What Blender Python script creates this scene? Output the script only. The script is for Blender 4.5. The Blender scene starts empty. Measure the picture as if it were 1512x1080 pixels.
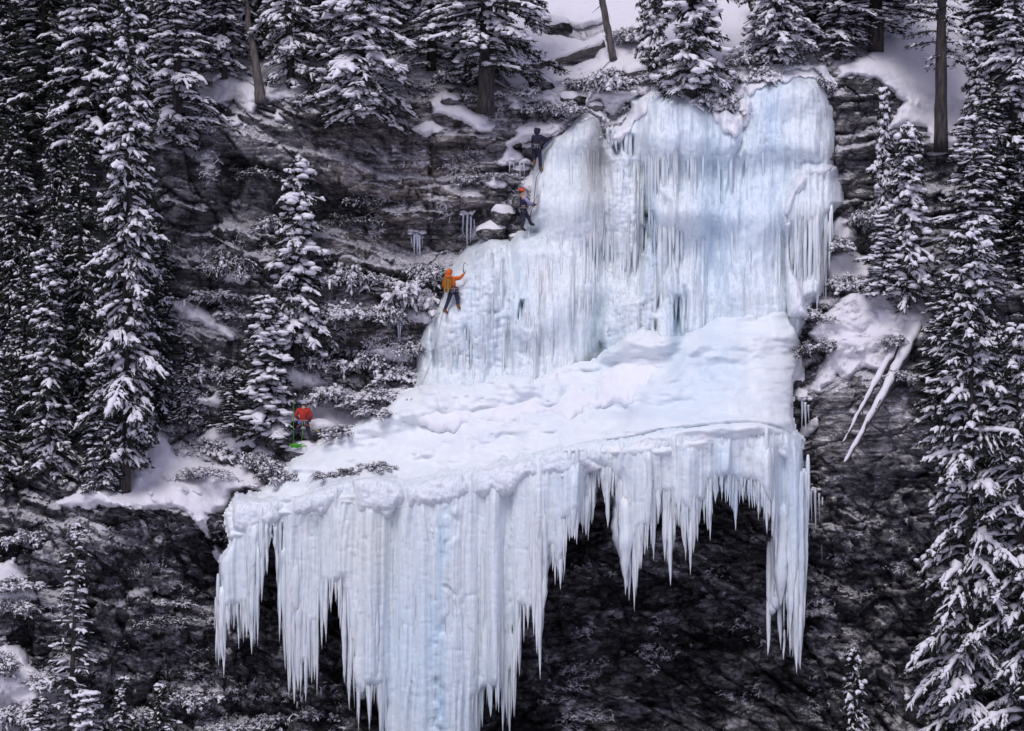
import bpy, bmesh, math, random
import numpy as np
from mathutils import Vector, Matrix

# ------------------------------------------------------------------ camera, sky, sun, exposure
scene = bpy.context.scene
COL = scene.collection
DIST, KPX, ZC = 85.0, 0.027, 20.0          # camera distance, metres per photo pixel at Y=0, camera height
cam = bpy.data.cameras.new('camera')
cam.lens = 36.0 * DIST / (1512 * KPX)
cam.sensor_width = 36.0
cam.clip_start, cam.clip_end = 0.5, 6000
camo = bpy.data.objects.new('camera', cam)
camo.location = (0, -DIST, ZC)
camo.rotation_euler = (math.radians(90), 0, 0)
COL.objects.link(camo)
scene.camera = camo

SUN_EL, SUN_AZ = math.radians(54), math.radians(200)     # high, behind the camera and to its left
world = bpy.data.worlds.new('World')
scene.world = world
world.use_nodes = True
wn, wl = world.node_tree.nodes, world.node_tree.links
wn.clear()
sky = wn.new('ShaderNodeTexSky')
sky.sky_type = 'NISHITA'
sky.sun_disc = False
sky.sun_elevation = SUN_EL
sky.sun_rotation = SUN_AZ
sky.dust_density = 3.0
wmix = wn.new('ShaderNodeMixRGB')           # overcast: the blue is mostly veiled by pale lavender cloud
wmix.inputs['Fac'].default_value = 0.72
wmix.inputs['Color2'].default_value = (4.85, 4.7, 7.4, 1)
wbg = wn.new('ShaderNodeBackground')
wbg.inputs['Strength'].default_value = 0.076
wout = wn.new('ShaderNodeOutputWorld')
wl.new(sky.outputs[0], wmix.inputs['Color1'])
wl.new(wmix.outputs[0], wbg.inputs['Color'])
wl.new(wbg.outputs[0], wout.inputs['Surface'])

sun = bpy.data.lights.new('sun', 'SUN')
sun.energy = 1.6
sun.angle = math.radians(26)
sun.color = (1.0, 0.95, 0.98)
suno = bpy.data.objects.new('sun', sun)
# direction the light comes from
sd = Vector((math.sin(SUN_AZ) * math.cos(SUN_EL), math.cos(SUN_AZ) * math.cos(SUN_EL), math.sin(SUN_EL)))
suno.rotation_euler = sd.to_track_quat('Z', 'Y').to_euler()
suno.location = (0, -60, 80)
COL.objects.link(suno)

vs = scene.view_settings
vs.view_transform = 'Standard'
vs.look = 'None'
vs.gamma = 1
vs.use_curve_mapping = False
vs.exposure = 0.2
scene.cycles.max_bounces = 6
scene.cycles.diffuse_bounces = 3

# ------------------------------------------------------------------ helpers
def at(px, py, Y):
    """photo pixel at depth Y -> world point"""
    s = KPX * (Y + DIST) / DIST
    return np.array([(px - 756.0) * s, Y + 0 * s, ZC + (540.0 - py) * s]) if np.ndim(px) else \
        Vector(((px - 756.0) * s, Y, ZC + (540.0 - py) * s))

def h2(ix, iy, seed):
    with np.errstate(over='ignore'):
        h = ix.astype(np.uint32) * np.uint32(374761393) + iy.astype(np.uint32) * np.uint32(668265263) + np.uint32((seed * 1442695041) & 0xffffffff)
        h = (h ^ (h >> np.uint32(13))) * np.uint32(1274126177)
        h = (h ^ (h >> np.uint32(15))) * np.uint32(2246822519)
        h = h ^ (h >> np.uint32(16))
    return h.astype(np.float64) / 4294967295.0

def vn(x, y, seed=0):
    """value noise, -1..1"""
    x = np.asarray(x, float); y = np.asarray(y, float)
    fx, fy = np.floor(x), np.floor(y)
    ix, iy = fx.astype(np.int64), fy.astype(np.int64)
    tx, ty = x - fx, y - fy
    tx = tx * tx * tx * (tx * (tx * 6 - 15) + 10); ty = ty * ty * ty * (ty * (ty * 6 - 15) + 10)
    a = h2(ix, iy, seed); b = h2(ix + 1, iy, seed); c = h2(ix, iy + 1, seed); d = h2(ix + 1, iy + 1, seed)
    return 2 * ((a * (1 - tx) + b * tx) * (1 - ty) + (c * (1 - tx) + d * tx) * ty) - 1

def fbm(x, y, seed=0, oct=4, gain=0.5):
    t, a, n = 0, 1.0, 0
    for i in range(oct):
        t = t + a * vn(x * 2 ** i + 17.3 * i, y * 2 ** i - 9.1 * i, seed + i)
        n += a; a *= gain
    return t / n

def bub(x, y, seed=0):
    """cauliflower bumps: rounded cells, 0..1"""
    x = x + .35 * vn(x * .7, y * .7, seed + 31); y = y + .35 * vn(x * .7 + 5, y * .7, seed + 32)
    iu, iv = np.floor(x), np.floor(y); best = np.full(np.shape(x), 9.0)
    for p in (-1, 0, 1):
        for q in (-1, 0, 1):
            ci, cj = (iu + p).astype(np.int64), (iv + q).astype(np.int64)
            r = .7 + .6 * h2(ci, cj, seed + 2)
            best = np.minimum(best, np.hypot(x - ci - h2(ci, cj, seed), y - cj - h2(ci, cj, seed + 1)) / r)
    return np.sqrt(np.clip(1 - best ** 2, 0, 1))

def blur(A, s):
    """gaussian blur by three box passes, edge padded"""
    r = max(1, int(round(s)))
    for ax in (0, 1):
        for _ in range(3):
            P = np.concatenate([np.repeat(np.take(A, [0], ax), r + 1, ax), A, np.repeat(np.take(A, [-1], ax), r, ax)], ax)
            C = np.cumsum(P, ax)
            n = A.shape[ax]
            hi = np.take(C, range(2 * r + 1, 2 * r + 1 + n), ax); lo = np.take(C, range(0, n), ax)
            A = (hi - lo) / (2 * r + 1)
    return A

def sstep(a, b, x):
    t = np.clip((x - a) / (b - a), 0, 1)
    return t * t * (3 - 2 * t)

def sdf(poly, X, Y):
    """signed distance to a polygon in pixels, positive inside"""
    P = np.array(poly, float); Q = np.roll(P, -1, 0)
    d = np.full(X.shape, 1e9); ins = np.zeros(X.shape, bool)
    for (ax, ay), (bx, by) in zip(P, Q):
        ex, ey = bx - ax, by - ay
        t = np.clip(((X - ax) * ex + (Y - ay) * ey) / (ex * ex + ey * ey + 1e-9), 0, 1)
        d = np.minimum(d, (X - ax - t * ex) ** 2 + (Y - ay - t * ey) ** 2)
        c = ((ay <= Y) & (by > Y)) | ((by <= Y) & (ay > Y))
        with np.errstate(divide='ignore', invalid='ignore'):
            xi = ax + (Y - ay) / (by - ay if by != ay else 1e-9) * ex
        ins ^= c & (X < xi)
    d = np.sqrt(d)
    return np.where(ins, d, -d)

def mesh_np(name, V, F, mats=(), smooth=True, attrs=None):
    """mesh from an (n,3) array and a list of (m,3)/(m,4) face arrays"""
    me = bpy.data.meshes.new(name)
    V = np.asarray(V, np.float32)
    if not isinstance(F, (list, tuple)): F = [F]
    F = [np.asarray(f, np.int32) for f in F if len(f)]
    me.vertices.add(len(V)); me.vertices.foreach_set('co', V.ravel())
    nl = sum(f.size for f in F); npoly = sum(len(f) for f in F)
    me.loops.add(nl); me.polygons.add(npoly)
    me.loops.foreach_set('vertex_index', np.concatenate([f.ravel() for f in F]))
    tot = np.concatenate([np.full(len(f), f.shape[1], np.int32) for f in F])
    st = np.concatenate([[0], np.cumsum(tot)[:-1]]).astype(np.int32)
    me.polygons.foreach_set('loop_start', st)
    me.polygons.foreach_set('use_smooth', np.full(npoly, smooth))
    for k, a in (attrs or {}).items():
        a = np.asarray(a, np.float32)
        if a.ndim == 1:
            me.attributes.new(k, 'FLOAT', 'POINT').data.foreach_set('value', a)
        else:
            me.attributes.new(k, 'FLOAT_COLOR', 'POINT').data.foreach_set('color', a.ravel())
    for m in mats: me.materials.append(m)
    me.update(calc_edges=True); me.validate()
    return me

def link(name, me, parent=None, loc=None):
    o = bpy.data.objects.new(name, me)
    COL.objects.link(o)
    if parent is not None: o.parent = parent
    if loc is not None: o.location = loc
    return o

def tag(o, label=None, cat=None, group=None, kind=None):
    if label: o['label'] = label
    if cat: o['category'] = cat
    if group: o['group'] = group
    if kind: o['kind'] = kind
    return o

def empty(name, loc, label, cat, group=None, rz=0.0):
    o = bpy.data.objects.new(name, None)
    o.empty_display_size = 0.3
    COL.objects.link(o)
    o.location = loc; o.rotation_euler = (0, 0, rz)
    return tag(o, label, cat, group)

def gridfaces(ny, nx, keep=None):
    i = np.arange(ny * nx).reshape(ny, nx)
    q = np.stack([i[:-1, :-1], i[1:, :-1], i[1:, 1:], i[:-1, 1:]], -1).reshape(-1, 4)
    if keep is not None:
        k = keep[:-1, :-1] & keep[1:, :-1] & keep[1:, 1:] & keep[:-1, 1:]
        q = q[k.ravel()]
    return q

def compact(V, F, attrs=None):
    used = np.unique(F)
    m = np.full(len(V), -1, np.int64); m[used] = np.arange(len(used))
    return V[used], m[F], {k: a[used] for k, a in (attrs or {}).items()}

def tube(path, radii, n=7, seed=0, rough=0.0, cap=True):
    """lofted tube along a polyline -> verts, quads, tris"""
    P = np.asarray(path, float); R = np.asarray(radii, float)
    m = len(P)
    T = np.gradient(P, axis=0); T /= np.linalg.norm(T, axis=1)[:, None] + 1e-9
    up = np.array([0.0, 1.0, 0.0]) if abs(T[0][1]) < 0.8 else np.array([1.0, 0, 0])
    A = np.cross(T, up); A /= np.linalg.norm(A, axis=1)[:, None] + 1e-9
    B = np.cross(T, A)
    th = np.arange(n) / n * 2 * np.pi
    rr = R[:, None] * np.ones((m, n))
    if rough:
        rng = np.random.default_rng(seed)
        rr = rr * (1 + rough * rng.uniform(-1, 1, (m, n)))
    V = P[:, None, :] + rr[..., None] * (np.cos(th)[None, :, None] * A[:, None, :] + np.sin(th)[None, :, None] * B[:, None, :])
    V = V.reshape(-1, 3)
    i = np.arange(m - 1)[:, None] * n; j = np.arange(n)[None, :]; k = (j + 1) % n
    Q = np.stack([i + j, i + k, i + n + k, i + n + j], -1).reshape(-1, 4)
    tri = []
    if cap:
        V = np.vstack([V, P[:1], P[-1:]])
        a, b = m * n, m * n + 1
        tri = [(a, (q + 1) % n, q) for q in range(n)] + [(b, (m - 1) * n + q, (m - 1) * n + (q + 1) % n) for q in range(n)]
    return V, Q, np.array(tri, np.int64).reshape(-1, 3)

class MB:
    """collects pieces into one mesh"""
    def __init__(s): s.V, s.Q, s.T, s.n = [], [], [], 0
    def add(s, V, Q=None, T=None):
        V = np.asarray(V, float)
        if Q is not None and len(Q): s.Q.append(np.asarray(Q) + s.n)
        if T is not None and len(T): s.T.append(np.asarray(T) + s.n)
        s.V.append(V); s.n += len(V)
        return s
    def tube(s, path, radii, **k):
        return s.add(*tube(path, radii, **k))
    def mesh(s, name, mat, smooth=True, attrs=None):
        F = []
        if s.Q: F.append(np.concatenate(s.Q))
        if s.T: F.append(np.concatenate(s.T))
        return mesh_np(name, np.concatenate(s.V), F, [mat], smooth, attrs)

def fingers(paths, rads, n=5, flat=.75):
    """snow lying along many twigs: tapered irregular ridges. paths: list of (m,3), rads: list of (m,)"""
    by = {}
    for P, R in zip(paths, rads): by.setdefault(len(P), []).append((P, R))
    Vs, Qs, off = [], [], 0
    th = np.arange(n) / n * 2 * np.pi + .3
    for m, L_ in by.items():
        P = np.array([x[0] for x in L_]); R = np.array([x[1] for x in L_])       # k,m,3 / k,m
        T = np.gradient(P, axis=1); T /= np.linalg.norm(T, axis=2)[..., None] + 1e-9
        A = np.cross(T, np.array([0, 0, 1.0])); A /= np.linalg.norm(A, axis=2)[..., None] + 1e-6
        B = np.cross(A, T)
        V = P[:, :, None, :] + R[:, :, None, None] * (np.cos(th)[None, None, :, None] * A[:, :, None, :] + flat * np.sin(th)[None, None, :, None] * B[:, :, None, :])
        k = len(P)
        V = V.reshape(-1, 3)
        i = (np.arange(k)[:, None, None] * m + np.arange(m - 1)[None, :, None]) * n; j = np.arange(n)[None, None, :]; j2 = (j + 1) % n
        Q = np.stack([i + j, i + j2, i + n + j2, i + n + j], -1).reshape(-1, 4)
        Vs.append(V); Qs.append(Q + off); off += len(V)
    return np.concatenate(Vs), np.concatenate(Qs)

# unit lumps
def ico(sub):
    bm = bmesh.new(); bmesh.ops.create_icosphere(bm, subdivisions=sub, radius=1.0)
    V = np.array([v.co[:] for v in bm.verts]); F = np.array([[v.index for v in f.verts] for f in bm.faces]); bm.free()
    return V, F
ICO1, ICO2, ICO3 = ico(1), ico(2), ico(3)

def lumps(C, S, rng, tmpl=ICO1, jit=0.28):
    """many irregular lumps: centres C (n,3), radii S (n,3) -> verts, tris"""
    TV, TF = tmpl
    n = len(C)
    a = rng.uniform(0, 2 * np.pi, n); ca, sa = np.cos(a)[:, None], np.sin(a)[:, None]
    L = TV[None] * (1 + jit * rng.uniform(-1, 1, (n, len(TV), 1)))
    L = L * np.asarray(S)[:, None, :]
    x = L[..., 0] * ca - L[..., 1] * sa; y = L[..., 0] * sa + L[..., 1] * ca
    V = np.stack([x, y, L[..., 2]], -1) + np.asarray(C)[:, None, :]
    F = TF[None] + (np.arange(n) * len(TV))[:, None, None]
    return V.reshape(-1, 3), F.reshape(-1, 3)

# ------------------------------------------------------------------ materials
def newmat(name, base=(0.5, 0.5, 0.5), rough=0.6, spec=0.5):
    m = bpy.data.materials.new(name); m.use_nodes = True
    b = m.node_tree.nodes['Principled BSDF']
    b.inputs['Base Color'].default_value = (*base, 1)
    b.inputs['Roughness'].default_value = rough
    b.inputs['Specular IOR Level'].default_value = spec
    return m, m.node_tree.nodes, m.node_tree.links, b

def ntex(N, L, scale, detail=4, rough=0.55, stretch=(1, 1, 1), coord='Object', dist=0.0):
    tc = N.new('ShaderNodeTexCoord'); mp = N.new('ShaderNodeMapping'); t = N.new('ShaderNodeTexNoise')
    mp.inputs['Scale'].default_value = stretch
    t.inputs['Scale'].default_value = scale; t.inputs['Detail'].default_value = detail
    t.inputs['Roughness'].default_value = rough; t.inputs['Distortion'].default_value = dist
    L.new(tc.outputs[coord], mp.inputs['Vector']); L.new(mp.outputs[0], t.inputs['Vector'])
    return t.outputs['Fac']

def ramp(N, L, fac, stops):
    r = N.new('ShaderNodeValToRGB')
    e = r.color_ramp.elements
    while len(e) < len(stops): e.new(0.5)
    for k, (p, c) in enumerate(stops):
        e[k].position = p; e[k].color = (*c, 1) if len(c) == 3 else c
    L.new(fac, r.inputs['Fac'])
    return r.outputs['Color']

def mixc(N, L, fac, a, b, mode='MIX'):
    m = N.new('ShaderNodeMixRGB'); m.blend_type = mode
    for k, v in (('Fac', fac), ('Color1', a), ('Color2', b)):
        if isinstance(v, (int, float)): m.inputs[k].default_value = v
        elif isinstance(v, tuple): m.inputs[k].default_value = (*v, 1)
        else: L.new(v, m.inputs[k])
    return m.outputs[0]

def math_(N, L, op, a, b=None, clamp=False):
    m = N.new('ShaderNodeMath'); m.operation = op; m.use_clamp = clamp
    for k, v in enumerate((a, b)):
        if v is None: continue
        if isinstance(v, (int, float)): m.inputs[k].default_value = v
        else: L.new(v, m.inputs[k])
    return m.outputs[0]

def bump(N, L, b, h, strength, dist=0.05, prev=None):
    n = N.new('ShaderNodeBump'); n.inputs['Strength'].default_value = strength; n.inputs['Distance'].default_value = dist
    L.new(h, n.inputs['Height'])
    if prev is not None: L.new(prev, n.inputs['Normal'])
    L.new(n.outputs[0], b.inputs['Normal'])
    return n.outputs[0]

def attr(N, L, name, col=False):
    a = N.new('ShaderNodeAttribute'); a.attribute_name = name
    return a.outputs['Color'] if col else a.outputs['Fac']

SNOW_C = (0.80, 0.79, 0.83)
M = {}
m, N, L, b = newmat('snow', SNOW_C, 0.65, 0.25); M['snow'] = m
bump(N, L, b, ntex(N, L, 16.0, 5, 0.7), 0.45, 0.04, bump(N, L, b, ntex(N, L, 3.0, 6, 0.65), 0.55, 0.12))
m, N, L, b = newmat('tree_snow', (0.80, 0.79, 0.84), 0.7, 0.2); M['tree_snow'] = m
bump(N, L, b, ntex(N, L, 9.0, 3, 0.6), 0.6, 0.06)

# rock: bedded, dark grey with ochre beds, snow where the 'snow' attribute says it lodged
m, N, L, b = newmat('rock', (0.06, 0.06, 0.07), 0.85, 0.25); M['rock'] = m
bed = ntex(N, L, 1.3, 9, 0.72, (0.8, 0.8, 2.6), dist=0.6)
fine = ntex(N, L, 6.0, 8, 0.72, (0.8, 0.8, 1.8), dist=0.3)
big = ntex(N, L, 0.30, 4, 0.6)
c1 = ramp(N, L, bed, [(0.34, (0.024, 0.024, 0.026)), (0.47, (0.070, 0.070, 0.074)), (0.58, (0.13, 0.13, 0.135)), (0.72, (0.24, 0.24, 0.245))])
c2 = ramp(N, L, bed, [(0.34, (0.03, 0.026, 0.026)), (0.5, (0.12, 0.10, 0.085)), (0.72, (0.27, 0.23, 0.185))])
och = math_(N, L, 'MULTIPLY', attr(N, L, 'ochre'), ramp(N, L, big, [(0.4, (0.25, 0.25, 0.25)), (0.65, (1, 1, 1))]))
cc = mixc(N, L, och, c1, c2)
cc = mixc(N, L, 0.9, cc, ramp(N, L, fine, [(0.36, (0.55, 0.55, 0.56)), (0.52, (1.0, 1.0, 1.0)), (0.66, (1.45, 1.45, 1.45))]), 'MULTIPLY')
def joints(scale, st):
    tc = N.new('ShaderNodeTexCoord'); mp = N.new('ShaderNodeMapping'); ad = N.new('ShaderNodeVectorMath'); nz_ = N.new('ShaderNodeTexNoise'); sc_ = N.new('ShaderNodeVectorMath')
    mp.inputs['Scale'].default_value = st; mp.inputs['Rotation'].default_value = (0, .12, 0)
    nz_.inputs['Scale'].default_value = 1.1; nz_.inputs['Detail'].default_value = 6; nz_.inputs['Roughness'].default_value = .62
    sc_.operation = 'SCALE'; sc_.inputs['Scale'].default_value = 1.1
    L.new(tc.outputs['Object'], nz_.inputs['Vector']); L.new(nz_.outputs['Color'], sc_.inputs[0]); L.new(tc.outputs['Object'], mp.inputs['Vector']); L.new(mp.outputs[0], ad.inputs[0]); L.new(sc_.outputs[0], ad.inputs[1])
    out = []
    for ft in ('DISTANCE_TO_EDGE', 'F1'):
        v = N.new('ShaderNodeTexVoronoi'); v.feature = ft; v.inputs['Scale'].default_value = scale; L.new(ad.outputs[0], v.inputs['Vector']); out.append(v)
    return out[0].outputs['Distance'], out[1].outputs['Color'], out[1].outputs['Distance']
jd, jc, jf = joints(.62, (1.0, 1.0, 1.5)); kd, kc, kf = joints(1.75, (1.0, 1.0, 1.6))
def grey(col, lo, hi):
    s = N.new('ShaderNodeSeparateColor'); L.new(col, s.inputs[0])
    return ramp(N, L, s.outputs[0], [(0.05, (lo, lo, lo * 1.03)), (0.95, (hi, hi, hi))])
bd = attr(N, L, 'bedded')
blk = math_(N, L, 'SUBTRACT', 1.0, math_(N, L, 'MULTIPLY', bd, .72))
lay = ntex(N, L, 1.0, 6, 0.7, (0.22, 0.22, 5.5), dist=.35)
cc = mixc(N, L, math_(N, L, 'MULTIPLY', bd, .9), cc, ramp(N, L, lay, [(0.36, (.35, .35, .36)), (0.5, (1.05, 1.04, 1.03)), (0.62, (1.75, 1.72, 1.68))]), 'MULTIPLY')
cc = mixc(N, L, blk, cc, grey(jc, .40, 1.65), 'MULTIPLY'); cc = mixc(N, L, blk, cc, grey(kc, .42, 1.75), 'MULTIPLY')
cc = mixc(N, L, blk, cc, ramp(N, L, jd, [(0.005, (.42, .42, .43)), (0.045, (1, 1, 1))]), 'MULTIPLY'); cc = mixc(N, L, math_(N, L, 'MULTIPLY', blk, .75), cc, ramp(N, L, kd, [(0.01, (.50, .50, .51)), (0.08, (1, 1, 1))]), 'MULTIPLY')
cc = mixc(N, L, 1.0, cc, attr(N, L, 'tone', True), 'MULTIPLY')
sn = math_(N, L, 'ADD', attr(N, L, 'snow'), math_(N, L, 'MULTIPLY', math_(N, L, 'SUBTRACT', ntex(N, L, 6.0, 8, 0.78), 0.5), 1.9))
snf = ramp(N, L, sn, [(0.46, (0, 0, 0)), (0.60, (1, 1, 1))])
L.new(mixc(N, L, snf, cc, SNOW_C), b.inputs['Base Color'])
p = bump(N, L, b, ramp(N, L, jd, [(0.0, (0, 0, 0)), (0.10, (1, 1, 1))]), 0.9, 0.18)
p = bump(N, L, b, ramp(N, L, kd, [(0.0, (0, 0, 0)), (0.12, (1, 1, 1))]), 0.9, 0.10, p)
p = bump(N, L, b, kc, 0.6, 0.14, p)
p = bump(N, L, b, fine, 1.0, 0.12, p)
p = bump(N, L, b, lay, 0.5, 0.2, p)
bump(N, L, b, bed, 0.8, 0.18, p)

# ice: colour painted per vertex is the ice tint with apron shadows painted in; vertical flow streaks on top
def icemat(name, lumpy):
    m, N, L, b = newmat(name, (0.75, 0.8, 0.86), 0.32, 0.5)
    st = ntex(N, L, 1.0, 5, 0.6, (4.5, 4.5, 0.16))
    st2 = ntex(N, L, 1.0, 3, 0.6, (16, 16, 0.5))
    lump = ntex(N, L, 4.2, 4, 0.6, (1, 1, 0.8))
    c = mixc(N, L, 1.0, attr(N, L, 'tint', True), ramp(N, L, st, [(0.30, (0.80, 0.85, 0.88)), (0.48, (0.96, 0.98, 0.99)), (0.7, (1.04, 1.04, 1.04))]), 'MULTIPLY')
    c = mixc(N, L, 0.45, c, ramp(N, L, st2, [(0.34, (0.80, 0.845, 0.88)), (0.5, (1, 1, 1))]), 'MULTIPLY')
    c = mixc(N, L, 0.6, c, ramp(N, L, lump, [(0.3, (0.86, 0.91, 0.97)), (0.6, (1.05, 1.05, 1.05))]), 'MULTIPLY')
    L.new(c, b.inputs['Base Color'])
    b.inputs['Subsurface Weight'].default_value = 0.4
    b.inputs['Subsurface Radius'].default_value = (0.85, 0.92, 1.0)
    b.inputs['Subsurface Scale'].default_value = 0.15
    p = bump(N, L, b, st2, 0.45, 0.05)
    p = bump(N, L, b, st, 0.6, 0.14, p)
    bump(N, L, b, lump, lumpy, 0.10, p)
    return m
M['ice'] = icemat('ice', 0.25)
M['ice_lumpy'] = icemat('ice_lumpy', 0.8)

m, N, L, b = newmat('snow_ice', (0.8, 0.8, 0.84), 0.5, 0.35); M['snow_ice'] = m
lump = ntex(N, L, 1.6, 5, 0.6)
L.new(mixc(N, L, 0.5, attr(N, L, 'tint', True), ramp(N, L, lump, [(0.35, (0.88, 0.92, 0.97)), (0.6, (1.03, 1.02, 1.02))]), 'MULTIPLY'), b.inputs['Base Color'])
bump(N, L, b, lump, 0.35, 0.12, bump(N, L, b, ntex(N, L, 7.0, 4, 0.6), 0.25, 0.05))
m, N, L, b = newmat('needles', (0.02, 0.027, 0.022), 0.8, 0.2); M['needles'] = m
L.new(ramp(N, L, ntex(N, L, 2.0, 3), [(0.3, (0.010, 0.014, 0.013)), (0.7, (0.036, 0.044, 0.034))]), b.inputs['Base Color'])
m, N, L, b = newmat('bark', (0.05, 0.045, 0.045), 0.9, 0.2); M['bark'] = m
bk = ntex(N, L, 3.0, 5, 0.65, (3, 3, 0.5))
L.new(ramp(N, L, bk, [(0.3, (0.016, 0.014, 0.015)), (0.7, (0.10, 0.088, 0.085))]), b.inputs['Base Color'])
bump(N, L, b, bk, 0.8, 0.06)
m, N, L, b = newmat('grey_wood', (0.12, 0.11, 0.11), 0.9, 0.2); M['grey_wood'] = m
gw = ntex(N, L, 3.0, 5, 0.65, (3, 3, 0.5))
L.new(ramp(N, L, gw, [(0.3, (0.05, 0.045, 0.045)), (0.7, (0.20, 0.18, 0.17))]), b.inputs['Base Color'])
bump(N, L, b, gw, 0.8, 0.05)
m, N, L, b = newmat('twigs', (0.035, 0.03, 0.028), 0.9, 0.2); M['twigs'] = m

def cloth(name, c, rough=0.8):
    m, N, L, b = newmat(name, c, rough, 0.25)
    n = ntex(N, L, 9.0, 4, 0.6)
    L.new(mixc(N, L, 0.5, c, ramp(N, L, n, [(0.3, tuple(0.6 * v for v in c)), (0.7, tuple(min(1, 1.25 * v) for v in c))])), b.inputs['Base Color'])
    bump(N, L, b, n, 0.5, 0.04)
    M[name] = m
cloth('orange_cloth', (0.60, 0.13, 0.02)); cloth('red_cloth', (0.42, 0.035, 0.025)); cloth('black_cloth', (0.022, 0.022, 0.046))
cloth('navy_cloth', (0.030, 0.032, 0.058)); cloth('lilac_cloth', (0.33, 0.30, 0.46)); cloth('ochre_cloth', (0.36, 0.17, 0.03))
cloth('tan_leather', (0.22, 0.10, 0.03)); cloth('boot_dark', (0.03, 0.028, 0.03)); cloth('tan_glove', (0.40, 0.27, 0.16))
cloth('skin', (0.5, 0.32, 0.25)); cloth('hair_brown', (0.04, 0.025, 0.018)); cloth('grey_helmet', (0.34, 0.34, 0.42), 0.4); cloth('red_helmet', (0.60, 0.07, 0.03), 0.4)
cloth('gear_metal', (0.4, 0.4, 0.42), 0.35); cloth('axe_dark', (0.03, 0.03, 0.035), 0.4); cloth('blue_sling', (0.12, 0.17, 0.40)); cloth('red_strap', (0.45, 0.05, 0.05))
cloth('green_rope', (0.10, 0.42, 0.05)); cloth('yellow_rope', (0.50, 0.46, 0.18)); cloth('pale_rope', (0.30, 0.34, 0.26)); cloth('dark_rope', (0.05, 0.05, 0.07)); cloth('axe_orange', (0.5, 0.2, 0.1))
# ------------------------------------------------------------------ the cliff (one relief surface, metres)
STEP = 2.0
GX = np.arange(-300, 1812 + 0.1, STEP); GY = np.arange(-330, 1330 + 0.1, STEP)
PX, PY = np.meshgrid(GX, GY)
BOT = [(1330, -12), (1200, -2.5)]
TOP = [(-120, 20), (-330, 32)]
PROF = {
    -300: [(1060, -1), (850, .5), (700, 2), (640, 4), (400, 6.5), (200, 9), (0, 14)],
    60: [(1060, -.6), (1000, -.3), (850, .5), (745, 1), (640, 4.2), (400, 6), (220, 7.5), (150, 9), (0, 14)],
    200: [(1060, 1.2), (850, .3), (760, -.2), (745, 0), (640, 3), (600, 4), (400, 4.8), (210, 5), (180, 6), (100, 9), (0, 14)],
    310: [(1060, 1.8), (850, 1.2), (770, .4), (750, .7), (660, 2.5), (620, 3.6), (500, 4), (440, 4.6), (200, 4.6), (170, 6), (100, 8.5), (0, 14)],
    430: [(1060, 2.3), (850, 2.3), (740, 1), (700, 1.5), (650, 3), (600, 4.2), (400, 5), (180, 5.6), (150, 6.5), (80, 9), (0, 14)],
    560: [(1060, 2.9), (850, 2.9), (740, 1.4), (700, 1.8), (640, 3), (600, 3.8), (550, 4.6), (400, 5.4), (200, 6.2), (160, 6.4), (130, 7.5), (80, 10), (0, 14)],
    700: [(1060, 3.3), (760, 3.3), (720, 1.8), (640, 2.8), (580, 3.8), (400, 5), (200, 6), (160, 6.6), (120, 8.5), (0, 13.5)],
    850: [(1060, 3.5), (760, 3.6), (690, 2), (640, 2.2), (580, 3.2), (520, 4.2), (350, 5), (200, 5.8), (165, 6.6), (100, 9), (0, 13.5)],
    1000: [(1060, 3.7), (760, 3.8), (690, 2), (640, 1.4), (500, 3.6), (300, 4.6), (130, 5.6), (100, 7.5), (0, 12)],
    1130: [(1060, 3.1), (760, 3.2), (690, 1.2), (640, 1), (490, 3.2), (250, 4.4), (110, 5.2), (60, 8), (0, 11)],
    1200: [(1060, 2), (700, 1.6), (600, 1.8), (480, 2.6), (260, 4.4), (100, 5.8), (0, 10.5)],
    1280: [(1060, 1.2), (700, .6), (580, .4), (560, .7), (430, 3.4), (300, 4.6), (110, 6.2), (70, 8), (0, 11)],
    1400: [(1060, .8), (700, 1), (560, 1.6), (420, 4), (280, 5.5), (215, 7), (60, 11)],
    1540: [(1060, .5), (700, 2), (420, 5), (215, 8), (60, 12)],
    1812: [(1060, .8), (700, 2.5), (420, 6), (215, 9), (60, 13)],
}
cx = sorted(PROF)
prof = []
for k in cx:
    pts = sorted(BOT + PROF[k] + TOP)
    prof.append(np.interp(GY, [p[0] for p in pts], [p[1] for p in pts]))
prof = np.array(prof)
BASE = np.stack([np.interp(GX, cx, prof[:, j]) for j in range(len(GY))])
BASE = blur(BASE, 3)
Xm = (PX - 756) * KPX; Zm = (540 - PY) * KPX

def strata(u, v, seed, tmin, tmax, wmin, wmax):
    """broken bedding: layers of random thickness cut into blocks of random length, each set in or out"""
    rng = np.random.default_rng(seed)
    bnd = np.cumsum(rng.uniform(tmin, tmax, 400)); bnd -= bnd[200]
    k = np.searchsorted(bnd, v)
    w = rng.uniform(wmin, wmax, 402)[k]; off = rng.uniform(0, 9, 402)[k]
    j = np.floor(u / w + off).astype(np.int64)
    return h2(k.astype(np.int64), j, seed) * 2 - 1, h2(k.astype(np.int64), j * 0, seed + 5) * 2 - 1

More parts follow.
